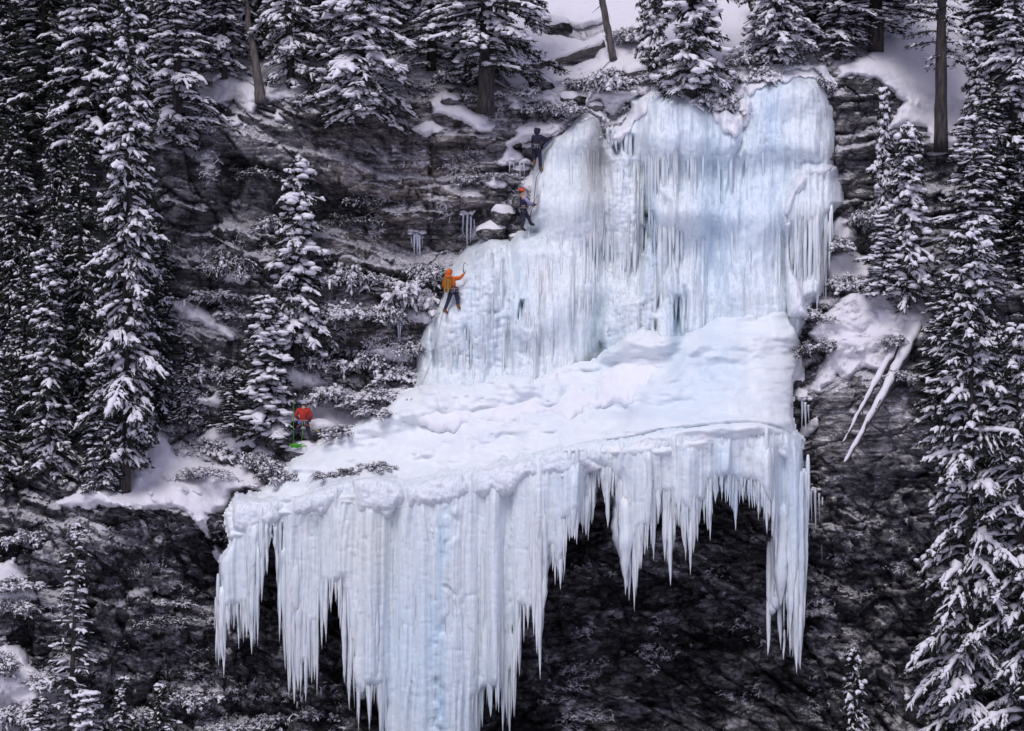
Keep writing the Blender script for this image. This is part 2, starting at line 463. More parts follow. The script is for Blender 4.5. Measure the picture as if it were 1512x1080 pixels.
wx = 0.5 * fbm(Xm * .35, Zm * .35, 3, 3); wz = 1.5 * fbm(Xm * .09 + 4, Zm * .09, 8, 2) + 0.22 * fbm(Xm * .6, Zm * .6, 9, 3)
dip = 0.16 * Xm * sstep(-3, -14, Xm) + 0.0 * Xm
lower = sstep(640, 760, PY)                      # the lower cliff: blockier, fewer clean beds
u = Xm + wx + 0.35 * Zm * lower * sstep(-2, 12, Xm); v = Zm + wz + dip
B1, L1 = strata(u, v, 11, .7, 1.8, 1.2, 4.5)
B2, L2 = strata(u + .3 * Zm * lower, v, 23, .22, .6, .5, 2.2)
B3, L3 = strata(u - .2 * Zm, v, 37, .10, .24, .25, 1.1)
def facets(u, v, seed, tilt):
    """chiselled rock: jittered cells, each a tilted plane; returns depth and the distance to the cell border"""
    iu, iv = np.floor(u), np.floor(v)
    best = np.full(u.shape, 9.0); sec = np.full(u.shape, 9.0); out = np.zeros(u.shape); cid = np.zeros(u.shape)
    for a in (-1, 0, 1):
        for c in (-1, 0, 1):
            ci, cj = (iu + a).astype(np.int64), (iv + c).astype(np.int64)
            dx = u - (ci + h2(ci, cj, seed)); dy = v - (cj + h2(ci, cj, seed + 1))
            d = np.maximum(np.abs(dx), np.abs(dy)) * .6 + .4 * np.hypot(dx, dy)
            val = h2(ci, cj, seed + 2) * 2 - 1 + tilt * ((h2(ci, cj, seed + 3) * 2 - 1) * dx + (h2(ci, cj, seed + 4) * 2 - 1.0) * dy)
            nb = d < best
            sec = np.where(nb, best, np.minimum(sec, d)); out = np.where(nb, val, out); cid = np.where(nb, h2(ci, cj, seed + 5), cid); best = np.where(nb, d, best)
    return out, sec - best, cid
amp = 1.0 - .15 * lower
tl = .45 * lower * sstep(-4, 10, Xm)
F1, E1, C1 = facets(u / 2.6, (v + tl * Xm) / 1.7, 111, 1.5)
F2, E2, C2 = facets(u / .95 + .3, (v + tl * Xm) / .62, 121, 1.6)
F3, E3, C3 = facets(u / .40, (v - .3 * tl * Xm) / .26, 131, 1.8)
crack = .30 * np.exp(-(E1 / .05) ** 2) + .22 * np.exp(-(E2 / .08) ** 2) * (C2 > .4) + .06 * np.exp(-(E3 / .1) ** 2)
up_ = 1 - lower
REL = (.22 + .26 * up_) * L1 + (.14 + .08 * up_) * B1 + (.12 + .18 * up_) * L2 + (.10 + .06 * up_) * B2 + (.04 + .03 * up_) * B3 + (1 - .6 * up_) * (.46 * F1 + .38 * F2 + .13 * F3) + crack
REL = REL + .35 * fbm(Xm * .25, Zm * .25, 61, 4) + .05 * fbm(Xm * 2.5, Zm * 2.5, 71, 3)
# dark recess under the prow of bedded rock on the left, an overhang line below the upper rim
def boxmask(poly, f):
    return sstep(-f, f, sdf(poly, PX, PY))
REL += 1.1 * boxmask([(325, 245), (350, 230), (380, 250), (470, 260), (560, 330), (420, 340), (330, 330)], 12)
REL -= 0.9 * boxmask([(200, 205), (260, 215), (330, 250), (322, 300), (300, 325), (215, 300), (190, 250)], 9)
REL += 0.8 * boxmask([(560, 325), (640, 320), (720, 320), (700, 390), (600, 380), (560, 360)], 10)
REL -= 0.5 * boxmask([(560, 310), (700, 285), (720, 300), (640, 322), (570, 330)], 6)
# buttress on the right with upright ribs
but = boxmask([(1195, 580), (1260, 545), (1340, 530), (1380, 600), (1370, 690), (1215, 720), (1195, 640)], 10)
REL = REL * (1 - .5 * but) - but * (.35 + .3 * np.abs(vn((PX - .35 * (PY - 600)) / 42., PY / 260., 5)))
# vertical gullies in the lower-left cliff
REL += .9 * boxmask([(160, 770), (205, 765), (215, 850), (190, 900), (170, 840)], 12) + .8 * boxmask([(120, 850), (150, 860), (160, 960), (130, 960)], 14)
REL += .7 * boxmask([(940, 820), (990, 800), (1050, 830), (1010, 960), (950, 940)], 22)
rockiness = 1 - .75 * sstep(150, 60, PY)
ROCK = BASE + REL * rockiness + .6 * fbm(Xm * .12, Zm * .12, 91, 2)
ROCK = blur(ROCK, 1) * .25 + ROCK * .75

def world_of(Yg, X=PX, Y=PY):
    s = KPX * (Yg + DIST) / DIST
    return np.stack([(X - 756) * s, Yg, ZC + (540 - Y) * s], -1)

def upness(W):
    du = np.gradient(W, axis=1); dv = np.gradient(W, axis=0)
    n = np.cross(dv, du); n /= np.linalg.norm(n, axis=-1)[..., None] + 1e-9
    return n[..., 2] * np.where(n[..., 1] > 0, -1, 1)

W = world_of(ROCK)
nz = upness(W)
nzb = upness(world_of(blur(ROCK, 2)))
shelter = sstep(740, 800, PY) * sstep(340, 420, PX) * sstep(1215, 1180, PX)      # behind the hanging ice
cover = sstep(.40, .85, nz) * .5 + sstep(.42, .8, nzb) * .38 + .16 * sstep(-.1, .5, fbm(Xm * .3 + 7, Zm * .5, 103, 4)) * sstep(-.1, .35, nz) + .14 * sstep(230, 290, PX) * sstep(640, 560, PX) * sstep(320, 400, PY) * sstep(660, 600, PY) * sstep(-.05, .4, nz)
cover = cover * (1 - .55 * shelter) + .10 * fbm(Xm * .4, Zm * .4, 101, 3)
cover = cover + .06 * (1 - shelter)
lowright = sstep(1190, 1230, PX) * sstep(690, 720, PY)
cover = cover * (1 - .35 * lowright) - .10 * sstep(760, 830, PY)
ochre = sstep(430, 520, PX) * sstep(760, 690, PX) * sstep(560, 480, PY) * .55 + .08 + .6 * boxmask([(480, 465), (560, 470), (560, 490), (490, 492)], 8)
tone = 2.75 + .0 * PX
# local colour of the beds: pale beds on the upper wall, darker low down; forest shade painted in at left
tone += .9 * sstep(440, 540, PX) * sstep(800, 740, PX) * sstep(420, 330, PY) * (PY < 800)
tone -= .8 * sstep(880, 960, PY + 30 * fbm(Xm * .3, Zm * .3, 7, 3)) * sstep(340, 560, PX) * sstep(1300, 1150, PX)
tone -= 1.2 * sstep(150, 60, PX) * sstep(760, 700, PY)  # shade between the dense forest trees, painted into the rock colour
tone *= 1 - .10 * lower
tone += 1.0 * but + .5 * lowright
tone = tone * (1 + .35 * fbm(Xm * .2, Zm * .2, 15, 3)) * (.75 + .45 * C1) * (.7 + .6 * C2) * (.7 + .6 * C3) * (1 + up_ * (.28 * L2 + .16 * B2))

# ------------------------------------------------------------------ snow lying on ledges and slopes
SN = [  # (polygon, thickness m, edge px, lump)
    ([(280, 82), (320, 92), (362, 86), (400, 84), (430, 92), (455, 115), (446, 150), (425, 140), (400, 150), (385, 135), (372, 165), (345, 146), (325, 155), (300, 160), (285, 130)], .45, 14, 1),
    ([(215, 198), (245, 190), (270, 172), (290, 160), (320, 178), (300, 189), (270, 196), (288, 210), (262, 206), (235, 214)], .35, 8, .6),
    ([(330, 176), (350, 168), (370, 186), (350, 189)], .3, 7, .3), ([(394, 171), (410, 162), (427, 183), (410, 180)], .35, 8, .3),
    ([(268, 205), (282, 194), (292, 207)], .3, 7, .2),
    ([(450, 88), (480, 76), (505, 100), (490, 122), (462, 118)], .45, 12, .8),
    ([(575, 110), (600, 70), (640, 60), (700, 80), (745, 62), (750, 20), (740, -60), (740, -200), (1190, -200), (1200, 60), (1165, 95), (1115, 120), (1100, 150), (1060, 165), (1020, 135), (985, 125), (945, 140), (905, 170), (870, 165), (842, 176), (800, 172), (775, 150), (745, 150), (735, 112), (660, 108), (640, 124), (600, 128)], .55, 14, 1.2),
    ([(640, 148), (658, 136), (676, 142), (690, 160), (715, 172), (733, 186), (728, 198), (705, 194), (690, 182), (668, 170), (640, 168)], .4, 8, .8),
    ([(748, 214), (762, 192), (780, 181), (806, 186), (834, 180), (818, 200), (792, 206), (765, 213)], .6, 10, .3),
    ([(735, 242), (752, 217), (770, 226), (782, 238), (765, 246)], .4, 8, .6), ([(708, 268), (730, 256), (755, 272), (745, 282), (722, 280)], .35, 7, .8),
    ([(765, 268), (790, 245), (806, 262), (800, 290), (780, 280)], .3, 8, .4),
    ([(1205, 120), (1240, 100), (1275, 80), (1310, 60), (1340, 20), (1400, -60), (1560, -100), (1640, 60), (1530, 40), (1490, 70), (1450, 120), (1432, 200), (1405, 226), (1372, 214), (1366, 192), (1318, 184), (1332, 150), (1300, 122), (1258, 106), (1230, 120)], .5, 14, .7),
    ([(1196, 494), (1216, 462), (1244, 446), (1262, 430), (1290, 410), (1330, 396), (1378, 404), (1400, 440), (1396, 478), (1380, 506), (1345, 512), (1330, 530), (1306, 552), (1276, 544), (1254, 562), (1236, 554), (1212, 582), (1194, 576), (1203, 545), (1222, 520)], .95, 20, 1.3), ([(1212, 392), (1226, 372), (1254, 364), (1286, 376), (1292, 412), (1262, 424), (1222, 414)], .8, 14, 1.0), ([(1216, 340), (1236, 318), (1262, 330), (1268, 356), (1230, 368)], .7, 12, .8), ([(1330, 500), (1345, 474), (1372, 472), (1384, 500), (1360, 514)], 1.0, 12, .8),
    ([(1180, 650), (1184, 630), (1206, 616), (1210, 630), (1196, 640)], .35, 8, .3), ([(1168, 590), (1180, 574), (1196, 578), (1190, 592)], .3, 7, .3),
    ([(88, 744), (120, 722), (160, 706), (188, 700), (190, 632), (216, 628), (240, 650), (262, 672), (300, 684), (335, 682), (372, 690), (384, 716), (345, 730), (332, 752), (302, 756), (312, 790), (344, 834), (326, 834), (300, 786), (286, 758), (255, 748), (225, 753), (180, 746), (130, 748)], .5, 12, .5),
    ([(240, 452), (255, 436), (278, 440), (300, 458), (330, 474), (358, 488), (345, 500), (318, 486), (290, 478), (262, 470)], .5, 9, .8),
    ([(290, 395), (315, 385), (345, 398), (372, 408), (360, 420), (330, 412)], .35, 8, 1),
    ([(-40, 835), (20, 828), (42, 850), (52, 884), (25, 892), (-40, 888)], .5, 12, .4),
    ([(-30, 660), (20, 655), (38, 684), (-30, 690)], .4, 10, .4), ([(18, 650), (40, 628), (66, 640), (70, 668), (40, 676)], .4, 10, .4),
    ([(12, 225), (30, 214), (44, 262), (56, 292), (18, 292)], .4, 10, .4), ([(0, 120), (18, 80), (46, 120), (40, 150), (10, 150)], .35, 10, .6),
    ([(440, 600), (462, 590), (500, 600), (545, 616), (560, 630), (505, 642), (470, 632), (452, 620)], .4, 10, .8),
    ([(285, 648), (305, 630), (340, 618), (366, 628), (352, 652), (318, 662)], .45, 12, 1),
    ([(360, 668), (384, 654), (410, 664), (404, 684), (372, 690)], .4, 9, 1),
    ([(470, 585), (520, 574), (560, 580), (600, 575), (610, 600), (560, 622), (510, 606), (470, 600)], .45, 10, 1),
    ([(-60, 950), (25, 956), (60, 990), (100, 1010), (135, 1060), (140, 1200), (-60, 1200)], .6, 16, 1.5),
    ([(1480, 712), (1512, 700), (1560, 720), (1500, 736)], .5, 10, .5),
    ([(396, 700), (430, 672), (470, 648), (510, 628), (560, 602), (612, 580), (640, 600), (560, 650), (480, 690), (420, 724)], .5, 12, 1.2), ([(600, 190), (640, 176), (660, 190), (630, 204)], .25, 7, .6), ([(560, 606), (590, 588), (640, 592), (640, 616), (580, 622)], .4, 10, 1), ([(500, 650), (540, 628), (600, 615), (640, 620), (560, 650), (520, 664)], .4, 10, 1),
    ([(395, 560), (420, 545), (470, 552), (480, 568), (420, 575)], .3, 8, .8), ([(540, 520), (580, 508), (612, 520), (600, 535), (555, 535)], .3, 8, .8), ([(290, 590), (330, 575), (380, 585), (370, 600), (310, 605)], .35, 8, .8),
    ([(430, 690), (470, 664), (520, 650), (540, 664), (470, 694)], .4, 10, 1), ([(600, 455), (640, 440), (662, 462), (640, 476), (600, 470)], .35, 8, .8),
    ([(480, 470), (500, 462), (540, 470), (530, 482)], .2, 6, .5), ([(700, 330), (725, 335), (720, 350), (690, 350)], .3, 8, .6),
]
S = np.full(PX.shape, -99.0); T = np.zeros(PX.shape)
jx = 9 * fbm(PX / 24., PY / 20., 201, 4)
LUMP = np.zeros(PX.shape)
for poly, th, ed, lu in SN:
    P = np.array(poly); x0, x1, y0, y1 = P[:, 0].min() - 25, P[:, 0].max() + 25, P[:, 1].min() - 25, P[:, 1].max() + 25
    ix = np.where((GX >= x0) & (GX <= x1))[0]; iy = np.where((GY >= y0) & (GY <= y1))[0]
    sl = np.s_[iy[0]:iy[-1] + 1, ix[0]:ix[-1] + 1]
    d = sdf(poly, PX[sl], PY[sl]) + jx[sl]
    q = np.clip(d / ed, 0, 1)
    t = th * np.sqrt(1 - (1 - q) ** 2)
    up = d > S[sl]
    S[sl] = np.maximum(S[sl], d); T[sl] = np.maximum(T[sl], t)
    LUMP[sl] = np.where(up, lu, LUMP[sl])
# holes in the top slope: dark hollow behind the log, rock showing
hole = np.full(PX.shape, -99.0)
for poly in ([(825, 36), (860, 46), (895, 30), (892, 50), (862, 60), (838, 56)], [(770, 150), (800, 152), (840, 176), (815, 180), (775, 176)], [(815, 92), (850, 84), (880, 78), (880, 86), (845, 98)],
             [(868, 158), (885, 150), (890, 162), (875, 168)], [(1190, 70), (1230, 66), (1240, 110), (1215, 130), (1195, 110)]):
    hole = np.maximum(hole, sdf(poly, PX, PY))
S = np.minimum(S, -hole + jx * .4)
T = np.where(S > 0, np.minimum(T, .5 * np.sqrt(np.clip(S / 8., 0, 1))), 0)
LUMP = blur(LUMP, 3)
billow = bub(PX / 40., PY / 26., 211) * .42 + bub(PX / 18., PY / 12., 212) * .26 + .16 * bub(PX / 8., PY / 6., 214) - .12 + .25 * fbm(PX / 30., PY / 24., 215, 3)
SNOWY = np.minimum(blur(ROCK, 3) * .6 + blur(ROCK, 7) * .4, ROCK + .25) - T - LUMP * T * 1.2 * (billow - .3) + .05 * fbm(PX / 40., PY / 40., 213, 3)
SNOWY = np.where(S > 0, np.minimum(SNOWY, ROCK - .6 * T), ROCK + .2)
keep = S > -5
V, F, _ = compact(world_of(SNOWY).reshape(-1, 3), gridfaces(len(GY), len(GX), keep))
tag(link('snow_cover', mesh_np('snow_cover', V, F, [M['snow']])), 'pillowy white snow lying on the ledges and slopes of the cliff', 'snow', kind='stuff')

cover = np.where(S > 0, cover + .35, cover)
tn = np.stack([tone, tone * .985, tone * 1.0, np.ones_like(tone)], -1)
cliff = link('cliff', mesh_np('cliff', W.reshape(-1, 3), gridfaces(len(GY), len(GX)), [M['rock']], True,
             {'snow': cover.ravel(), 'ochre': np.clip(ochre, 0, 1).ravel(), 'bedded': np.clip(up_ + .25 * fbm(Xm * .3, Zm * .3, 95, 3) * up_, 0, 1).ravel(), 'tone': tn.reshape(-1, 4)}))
tag(cliff, 'dark bedded limestone cliff with snow lodged on its ledges', 'cliff', kind='structure')

SURF = np.where(S > 0, np.minimum(SNOWY, ROCK), ROCK)
SMOOTH = blur(ROCK, 4)
def look(A, px, py):
    fx = (np.asarray(px, float) - GX[0]) / STEP; fy = (np.asarray(py, float) - GY[0]) / STEP
    fx = np.clip(fx, 0, len(GX) - 1.001); fy = np.clip(fy, 0, len(GY) - 1.001)
    i, j = fx.astype(int), fy.astype(int); a, b_ = fx - i, fy - j
    return (A[j, i] * (1 - a) + A[j, i + 1] * a) * (1 - b_) + (A[j + 1, i] * (1 - a) + A[j + 1, i + 1] * a) * b_
def surfY(px, py): return float(look(SURF, px, py))

# valley floor: falls away below the camera, runs out to the horizon
gx = np.concatenate([[-3000, -1200, -500, -200], np.linspace(-100, 100, 41), [200, 500, 1200, 3000]])
gy = np.concatenate([[-3000, -1500, -700, -300, -150, -110], np.linspace(-95, 12, 44), [40, 300, 3000]])
VX, VY = np.meshgrid(gx, gy)
VZ = -1.2 + 18.6 * sstep(-55, -82, VY) + .7 * fbm(VX * .08, VY * .08, 301, 3)
VZ = np.where(VY > 5, -3, VZ)
tag(link('ground', mesh_np('ground', np.stack([VX, VY, VZ], -1).reshape(-1, 3), gridfaces(len(gy), len(gx)), [M['snow']])), 'snow covered valley floor below the cliff', 'ground', kind='structure')
# ------------------------------------------------------------------ the frozen waterfall
TINTS = [  # ice colour, darker along the clefts, with shadows painted on the apron: (px, py, rx, ry, rgb, weight)
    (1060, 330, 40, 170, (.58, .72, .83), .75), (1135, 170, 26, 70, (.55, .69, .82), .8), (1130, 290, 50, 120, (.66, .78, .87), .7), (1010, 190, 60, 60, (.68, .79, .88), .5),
    (1050, 545, 60, 50, (.60, .73, .82), .85), (990, 600, 80, 36, (.64, .76, .84), .7), (800, 585, 60, 30, (.70, .77, .83), .5), (930, 610, 30, 10, (.58, .62, .70), .7), (700, 650, 60, 14, (.70, .75, .83), .5), (655, 800, 11, 50, (.46, .63, .74), .8), (648, 930, 15, 60, (.50, .66, .76), .8), (652, 1040, 9, 45, (.36, .54, .66), .9), (640, 1000, 45, 130, (.60, .74, .84), .7), (590, 950, 40, 140, (.68, .79, .87), .6),  # grey spots on the apron are painted shadows
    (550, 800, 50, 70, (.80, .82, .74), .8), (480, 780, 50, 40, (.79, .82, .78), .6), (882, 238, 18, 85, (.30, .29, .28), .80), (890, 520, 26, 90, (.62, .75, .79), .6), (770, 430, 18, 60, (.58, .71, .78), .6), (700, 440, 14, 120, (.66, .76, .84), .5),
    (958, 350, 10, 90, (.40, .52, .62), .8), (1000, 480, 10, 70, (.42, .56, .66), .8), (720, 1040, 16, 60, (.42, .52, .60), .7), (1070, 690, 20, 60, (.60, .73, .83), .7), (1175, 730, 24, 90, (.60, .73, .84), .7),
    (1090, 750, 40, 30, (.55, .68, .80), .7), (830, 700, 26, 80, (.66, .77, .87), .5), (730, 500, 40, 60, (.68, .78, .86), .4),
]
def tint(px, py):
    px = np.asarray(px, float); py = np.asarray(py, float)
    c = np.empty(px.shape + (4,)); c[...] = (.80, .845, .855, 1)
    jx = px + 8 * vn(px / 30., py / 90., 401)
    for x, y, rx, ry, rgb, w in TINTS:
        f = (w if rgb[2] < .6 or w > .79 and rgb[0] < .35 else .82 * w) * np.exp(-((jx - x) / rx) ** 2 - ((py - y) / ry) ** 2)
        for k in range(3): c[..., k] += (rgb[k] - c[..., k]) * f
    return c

fall = empty('frozen_waterfall', at(900, 700, 2.0), 'huge blue white frozen waterfall hanging over the middle of the dark cliff', 'frozen waterfall')
def local(V, root): return np.asarray(V) - np.array(root.location)

rng = np.random.default_rng(5)
def strand(mb, cols, px, top, tip, Y, r0, seed, n=7, sway=.10):
    L_ = (tip - top) * KPX
    m = max(8, int(L_ / .22))
    t = np.linspace(0, 1, m) ** .9
    g = np.random.default_rng(seed)
    ph = g.uniform(0, 9, 3)
    x = px + (sway / KPX) * np.sin(t * 5 + ph[0]) * t * .4
    y = top + (tip - top) * t
    Yv = Y(x, y, t) if callable(Y) else Y + .05 * np.sin(t * 7 + ph[1])
    P = np.array([at(a, b_, c) for a, b_, c in zip(x, y, Yv)], float)
    fr = np.clip((1 - t) / g.uniform(.25, .5), 0, 1) ** .75
    r = r0 * (.18 + .82 * fr) * (1 - t ** 14) * (1 + .16 * vn(t * L_ * 2.2 + ph[2] * 9, 0 * t + seed * 1.7, 7)) * np.clip(.55 + t * 5, 0, 1)
    V, Q, T_ = tube(P, r, n=n, seed=seed, rough=.14)
    mb.add(local(V, fall), Q, T_)
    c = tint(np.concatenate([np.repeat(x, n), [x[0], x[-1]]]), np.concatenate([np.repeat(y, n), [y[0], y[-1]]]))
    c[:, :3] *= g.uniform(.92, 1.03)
    cols.append(c)

def mkice(name, mb, cols, mat='ice'):
    return link(name, mb.mesh(name, M[mat], True, {'tint': np.concatenate(cols)}), fall)


def ice_sheet(name, poly, thick, edge, back=0.0, rib=.07, lump=.06, mat='ice', step=2.0, ribw=5.0, extra=None, jit=4.0, ylin=None, white=0):
    """a body of ice that bulges out of the rock behind it"""
    P = np.array(poly, float)
    xs = np.arange(P[:, 0].min() - 8, P[:, 0].max() + 8, step); ys = np.arange(P[:, 1].min() - 8, P[:, 1].max() + 8, step)
    X, Y = np.meshgrid(xs, ys)
    d = sdf(poly, X, Y) + jit * fbm(X / 14., Y / 40., 411, 3)
    q = np.clip(d / edge, 0, 1)
    t = thick * np.sqrt(1 - (1 - q) ** 2)
    base = look(SMOOTH, X, Y) if ylin is None else ylin(X, Y)
    w8 = np.clip(d / 14., 0, 1)
    r = rib * (np.abs(vn(X / ribw + 2 * vn(X / 40., Y / 120., 5), Y / 170., 421)) + .6 * np.abs(vn(X / (ribw * 2.7), Y / 260., 422)) - .5)
    l = lump * (bub(X / 13., Y / 10., 431) + .6 * bub(X / 6., Y / 5., 434) - .7)
    Yd = base + back - t - w8 * (r + l)
    if extra is not None: Yd = Yd + extra(X, Y)
    Yd = np.where(d < 0, np.maximum(Yd, base + .25), Yd)
    keep = d > -4
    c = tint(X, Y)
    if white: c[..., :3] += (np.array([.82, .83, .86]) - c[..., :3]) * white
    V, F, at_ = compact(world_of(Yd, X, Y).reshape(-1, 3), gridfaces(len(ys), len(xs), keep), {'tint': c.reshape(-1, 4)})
    return link(name, mesh_np(name, local(V, fall), F, [M[mat]], True, at_), fall)

# upper wall: swelling columns that have frozen together: (outline, thickness m, edge px, lumpiness, ribbing)
LOBES = [
    ([(888, 215), (925, 175), (958, 138), (1010, 134), (1046, 158), (1072, 176), (1096, 140), (1130, 112), (1180, 104), (1216, 114), (1233, 180), (1234, 260), (1222, 380), (1196, 470), (1176, 515), (1010, 525), (950, 525), (888, 565)], 0.70, 14, .2, .9),
    ([(1095, 215), (1100, 130), (1150, 110), (1195, 112), (1222, 130), (1232, 160), (1230, 240), (1190, 250), (1165, 250), (1150, 330), (1170, 500), (1030, 520), (1035, 380), (1060, 280)], 0.9, 34, 0.12, 0.35),
    ([(1140, 160), (1150, 118), (1175, 102), (1205, 104), (1222, 125), (1229, 170), (1226, 245), (1195, 250), (1155, 240), (1146, 200)], 1.1, 30, 0.12, 0.35),
    ([(1060, 240), (1085, 210), (1100, 200), (1120, 195), (1150, 205), (1160, 260), (1165, 400), (1165, 500), (1040, 510), (1050, 330)], 1.25, 40, 0.12, 0.35),
    ([(1082, 230), (1092, 212), (1103, 214), (1108, 300), (1098, 330), (1086, 300)], 1.45, 16, 0.12, 0.35),
    ([(1052, 380), (1075, 330), (1110, 310), (1150, 300), (1165, 350), (1168, 420), (1172, 505), (1045, 512)], 1.55, 46, 0.12, 0.35),
    ([(1150, 300), (1166, 262), (1185, 240), (1215, 236), (1238, 246), (1238, 264), (1246, 300), (1225, 330), (1218, 400), (1208, 440), (1180, 450), (1160, 400), (1146, 330)], 1.3, 16, 0.12, 1.0),
    ([(930, 150), (950, 135), (975, 128), (1000, 136), (1022, 150), (1045, 165), (1055, 200), (1058, 300), (1052, 400), (1046, 500), (1010, 510), (975, 500), (970, 400), (950, 330), (940, 220)], 1.25, 26, 0.12, 0.35),
    ([(948, 190), (960, 142), (980, 132), (1000, 140), (1012, 200), (1008, 330), (1006, 470), (985, 470), (980, 300), (960, 280)], 1.55, 16, 0.12, 0.35),
    ([(1056, 170), (1070, 160), (1090, 175), (1096, 200), (1085, 240), (1070, 300), (1062, 300), (1058, 220)], 1.3, 10, 0.12, 1.0),
    ([(895, 222), (912, 214), (936, 218), (944, 260), (945, 370), (930, 392), (948, 440), (945, 520), (890, 560), (884, 400), (890, 280)], 1.15, 16, 1.0, 0.35),
    ([(940, 370), (965, 340), (974, 380), (975, 460), (955, 505), (938, 470)], 1.4, 12, 1.0, 0.35),
    ([(892, 445), (930, 432), (960, 436), (955, 470), (950, 510), (900, 540), (886, 500)], 1.55, 14, 1.0, 0.35),
    ([(955, 455), (985, 440), (1002, 470), (1005, 510), (960, 515)], 1.6, 12, 0.12, 0.35),
    ([(772, 348), (782, 296), (786, 258), (798, 226), (816, 198), (848, 176), (876, 166), (892, 175), (900, 215), (904, 350), (895, 420), (800, 380), (790, 340)], 1.35, 36, 0.12, 0.35),
    ([(742, 360), (765, 342), (800, 335), (850, 340), (884, 360), (898, 420), (890, 520), (872, 590), (800, 600), (742, 580), (735, 460)], 1.55, 40, 0.12, 0.35),
    ([(612, 560), (618, 510), (632, 480), (640, 462), (652, 430), (666, 400), (690, 366), (722, 350), (748, 352), (760, 380), (764, 470), (770, 600), (700, 612), (640, 605), (604, 590)], 1.45, 34, 1.0, 0.35),
    ([(750, 480), (772, 470), (796, 478), (806, 520), (800, 590), (748, 588)], 1.95, 14, 1.0, 0.35),
    ([(694, 380), (712, 362), (736, 362), (742, 420), (738, 520), (716, 590), (690, 580), (690, 470)], 1.75, 18, 1.0, 0.35),
    ([(588, 612), (606, 585), (640, 560), (668, 572), (676, 605), (650, 622), (600, 622)], 2.0, 24, 1.0, 0.35),
]
SLITS = [(955, 300, 4, 60, 1.0), (946, 355, 4, 22, 1.3), (998, 470, 5, 36, .9), (971, 492, 4, 22, .8), (770, 458, 4, 16, 1.0), (963, 345, 5, 34, .9), (1012, 470, 3, 50, .5), (742, 420, 3, 40, .5), (903, 330, 4, 90, .35), (1098, 280, 3, 60, .2), (1064, 330, 3, 80, .2), (930, 215, 9, 18, .9), (914, 222, 5, 12, .8), (1167, 420, 4, 60, .5), (640, 520, 3, 50, .5), (690, 520, 3, 40, .35), (800, 470, 4, 70, .3), (850, 470, 5, 90, .25)]
xs = np.arange(570, 1270, 1.9); ys = np.arange(92, 630, 1.9)
X, Y = np.meshgrid(xs, ys)
base = look(blur(ROCK, 7), X, Y)
H_ = np.full(X.shape, -.8); LU = np.zeros(X.shape); RI = np.zeros(X.shape); WT = np.full(X.shape, 1e-6); IN = np.full(X.shape, -99.0)
wobx = X + 5 * vn(X / 25., Y / 60., 405) + 2.5 * vn(X / 9., Y / 30., 406); woby = Y + 5 * vn(X / 22., Y / 40., 407)
E = np.zeros(X.shape)
for poly, th, ed, lu, ri in LOBES:
    d = sdf(poly, wobx, woby)
    q = np.clip(d / (ed * 1.05), 0, 1)
    t = th * (1 - (1 - q) ** 2) ** .62
    t = np.where(d > 0, t, -.8)
    E = E + np.exp(np.clip(t * 15, -60, 60)); IN = np.maximum(IN, d)
    w = np.exp(np.clip(t * 9, -20, 30)); LU += lu * w; RI += ri * w; WT += w
H_ = np.log(E + 1e-9) / 15
LU /= WT; RI /= WT
LU = np.clip(LU + .25 * vn(X / 50., Y / 50., 408), 0, 1)
edge = np.clip(IN / 10., 0, 1)
for sx, sy, rx, ry, dp in SLITS:
    H_ -= dp * np.exp(-((wobx - sx) / rx) ** 2) * np.clip(1.6 - np.abs(Y - sy) / ry * 1.6, 0, 1) ** .6
rib = .8 * np.abs(vn(X / 3.0 + vn(X / 30., Y / 80., 9), Y / 110., 424)) + np.abs(vn(X / 5.0 + 2 * vn(X / 40., Y / 120., 5), Y / 150., 421)) * .6 + np.abs(vn(X / 9. + vn(X / 50., Y / 90., 6), Y / 230., 422)) + .9 * np.abs(vn(X / 24., Y / 300., 423))
H_ += edge * (.12 * (.35 + RI) * (rib - 1.3) + .20 * (LU + .14) * (bub(X / 13., Y / 10., 431) + .6 * bub(X / 6., Y / 5., 434) - .7) + .22 * fbm(X / 34., Y / 60., 433, 4))
Yd = base - H_
Yd = np.where(IN < 0, np.maximum(Yd, base + .3), Yd)
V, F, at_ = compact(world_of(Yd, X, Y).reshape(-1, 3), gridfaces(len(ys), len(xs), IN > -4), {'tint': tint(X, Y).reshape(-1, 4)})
link('ice_wall', mesh_np('ice_wall', local(V, fall), F, [M['ice']], True, at_), fall)
def wallY(px, py):
    i = int(np.clip((px - 570) / 1.9, 0, len(xs) - 1)); j = int(np.clip((py - 92) / 1.9, 0, len(ys) - 1))
    return float(Yd[j, i])
WALL = (Yd.copy(), xs.copy(), ys.copy(), IN.copy())
ice_sheet('snow_cap', [(1152, 300), (1166, 266), (1190, 240), (1215, 238), (1232, 246), (1230, 260), (1222, 272), (1200, 270), (1184, 292), (1168, 322), (1154, 325)], 1.45, 16, rib=0, lump=.16, mat='ice_lumpy', white=.9)
ice_sheet('snow_cap', [(1156, 330), (1172, 320), (1170, 380), (1186, 420), (1196, 470), (1160, 470)], 1.7, 10, rib=.02, lump=.16, mat='ice_lumpy', white=.8)
ice_sheet('snow_cap', [(640, 640), (660, 600), (720, 588), (800, 578), (868, 574), (880, 590), (820, 610), (700, 640)], 1.9, 16, rib=0, lump=.13, mat='ice_lumpy', white=.6)

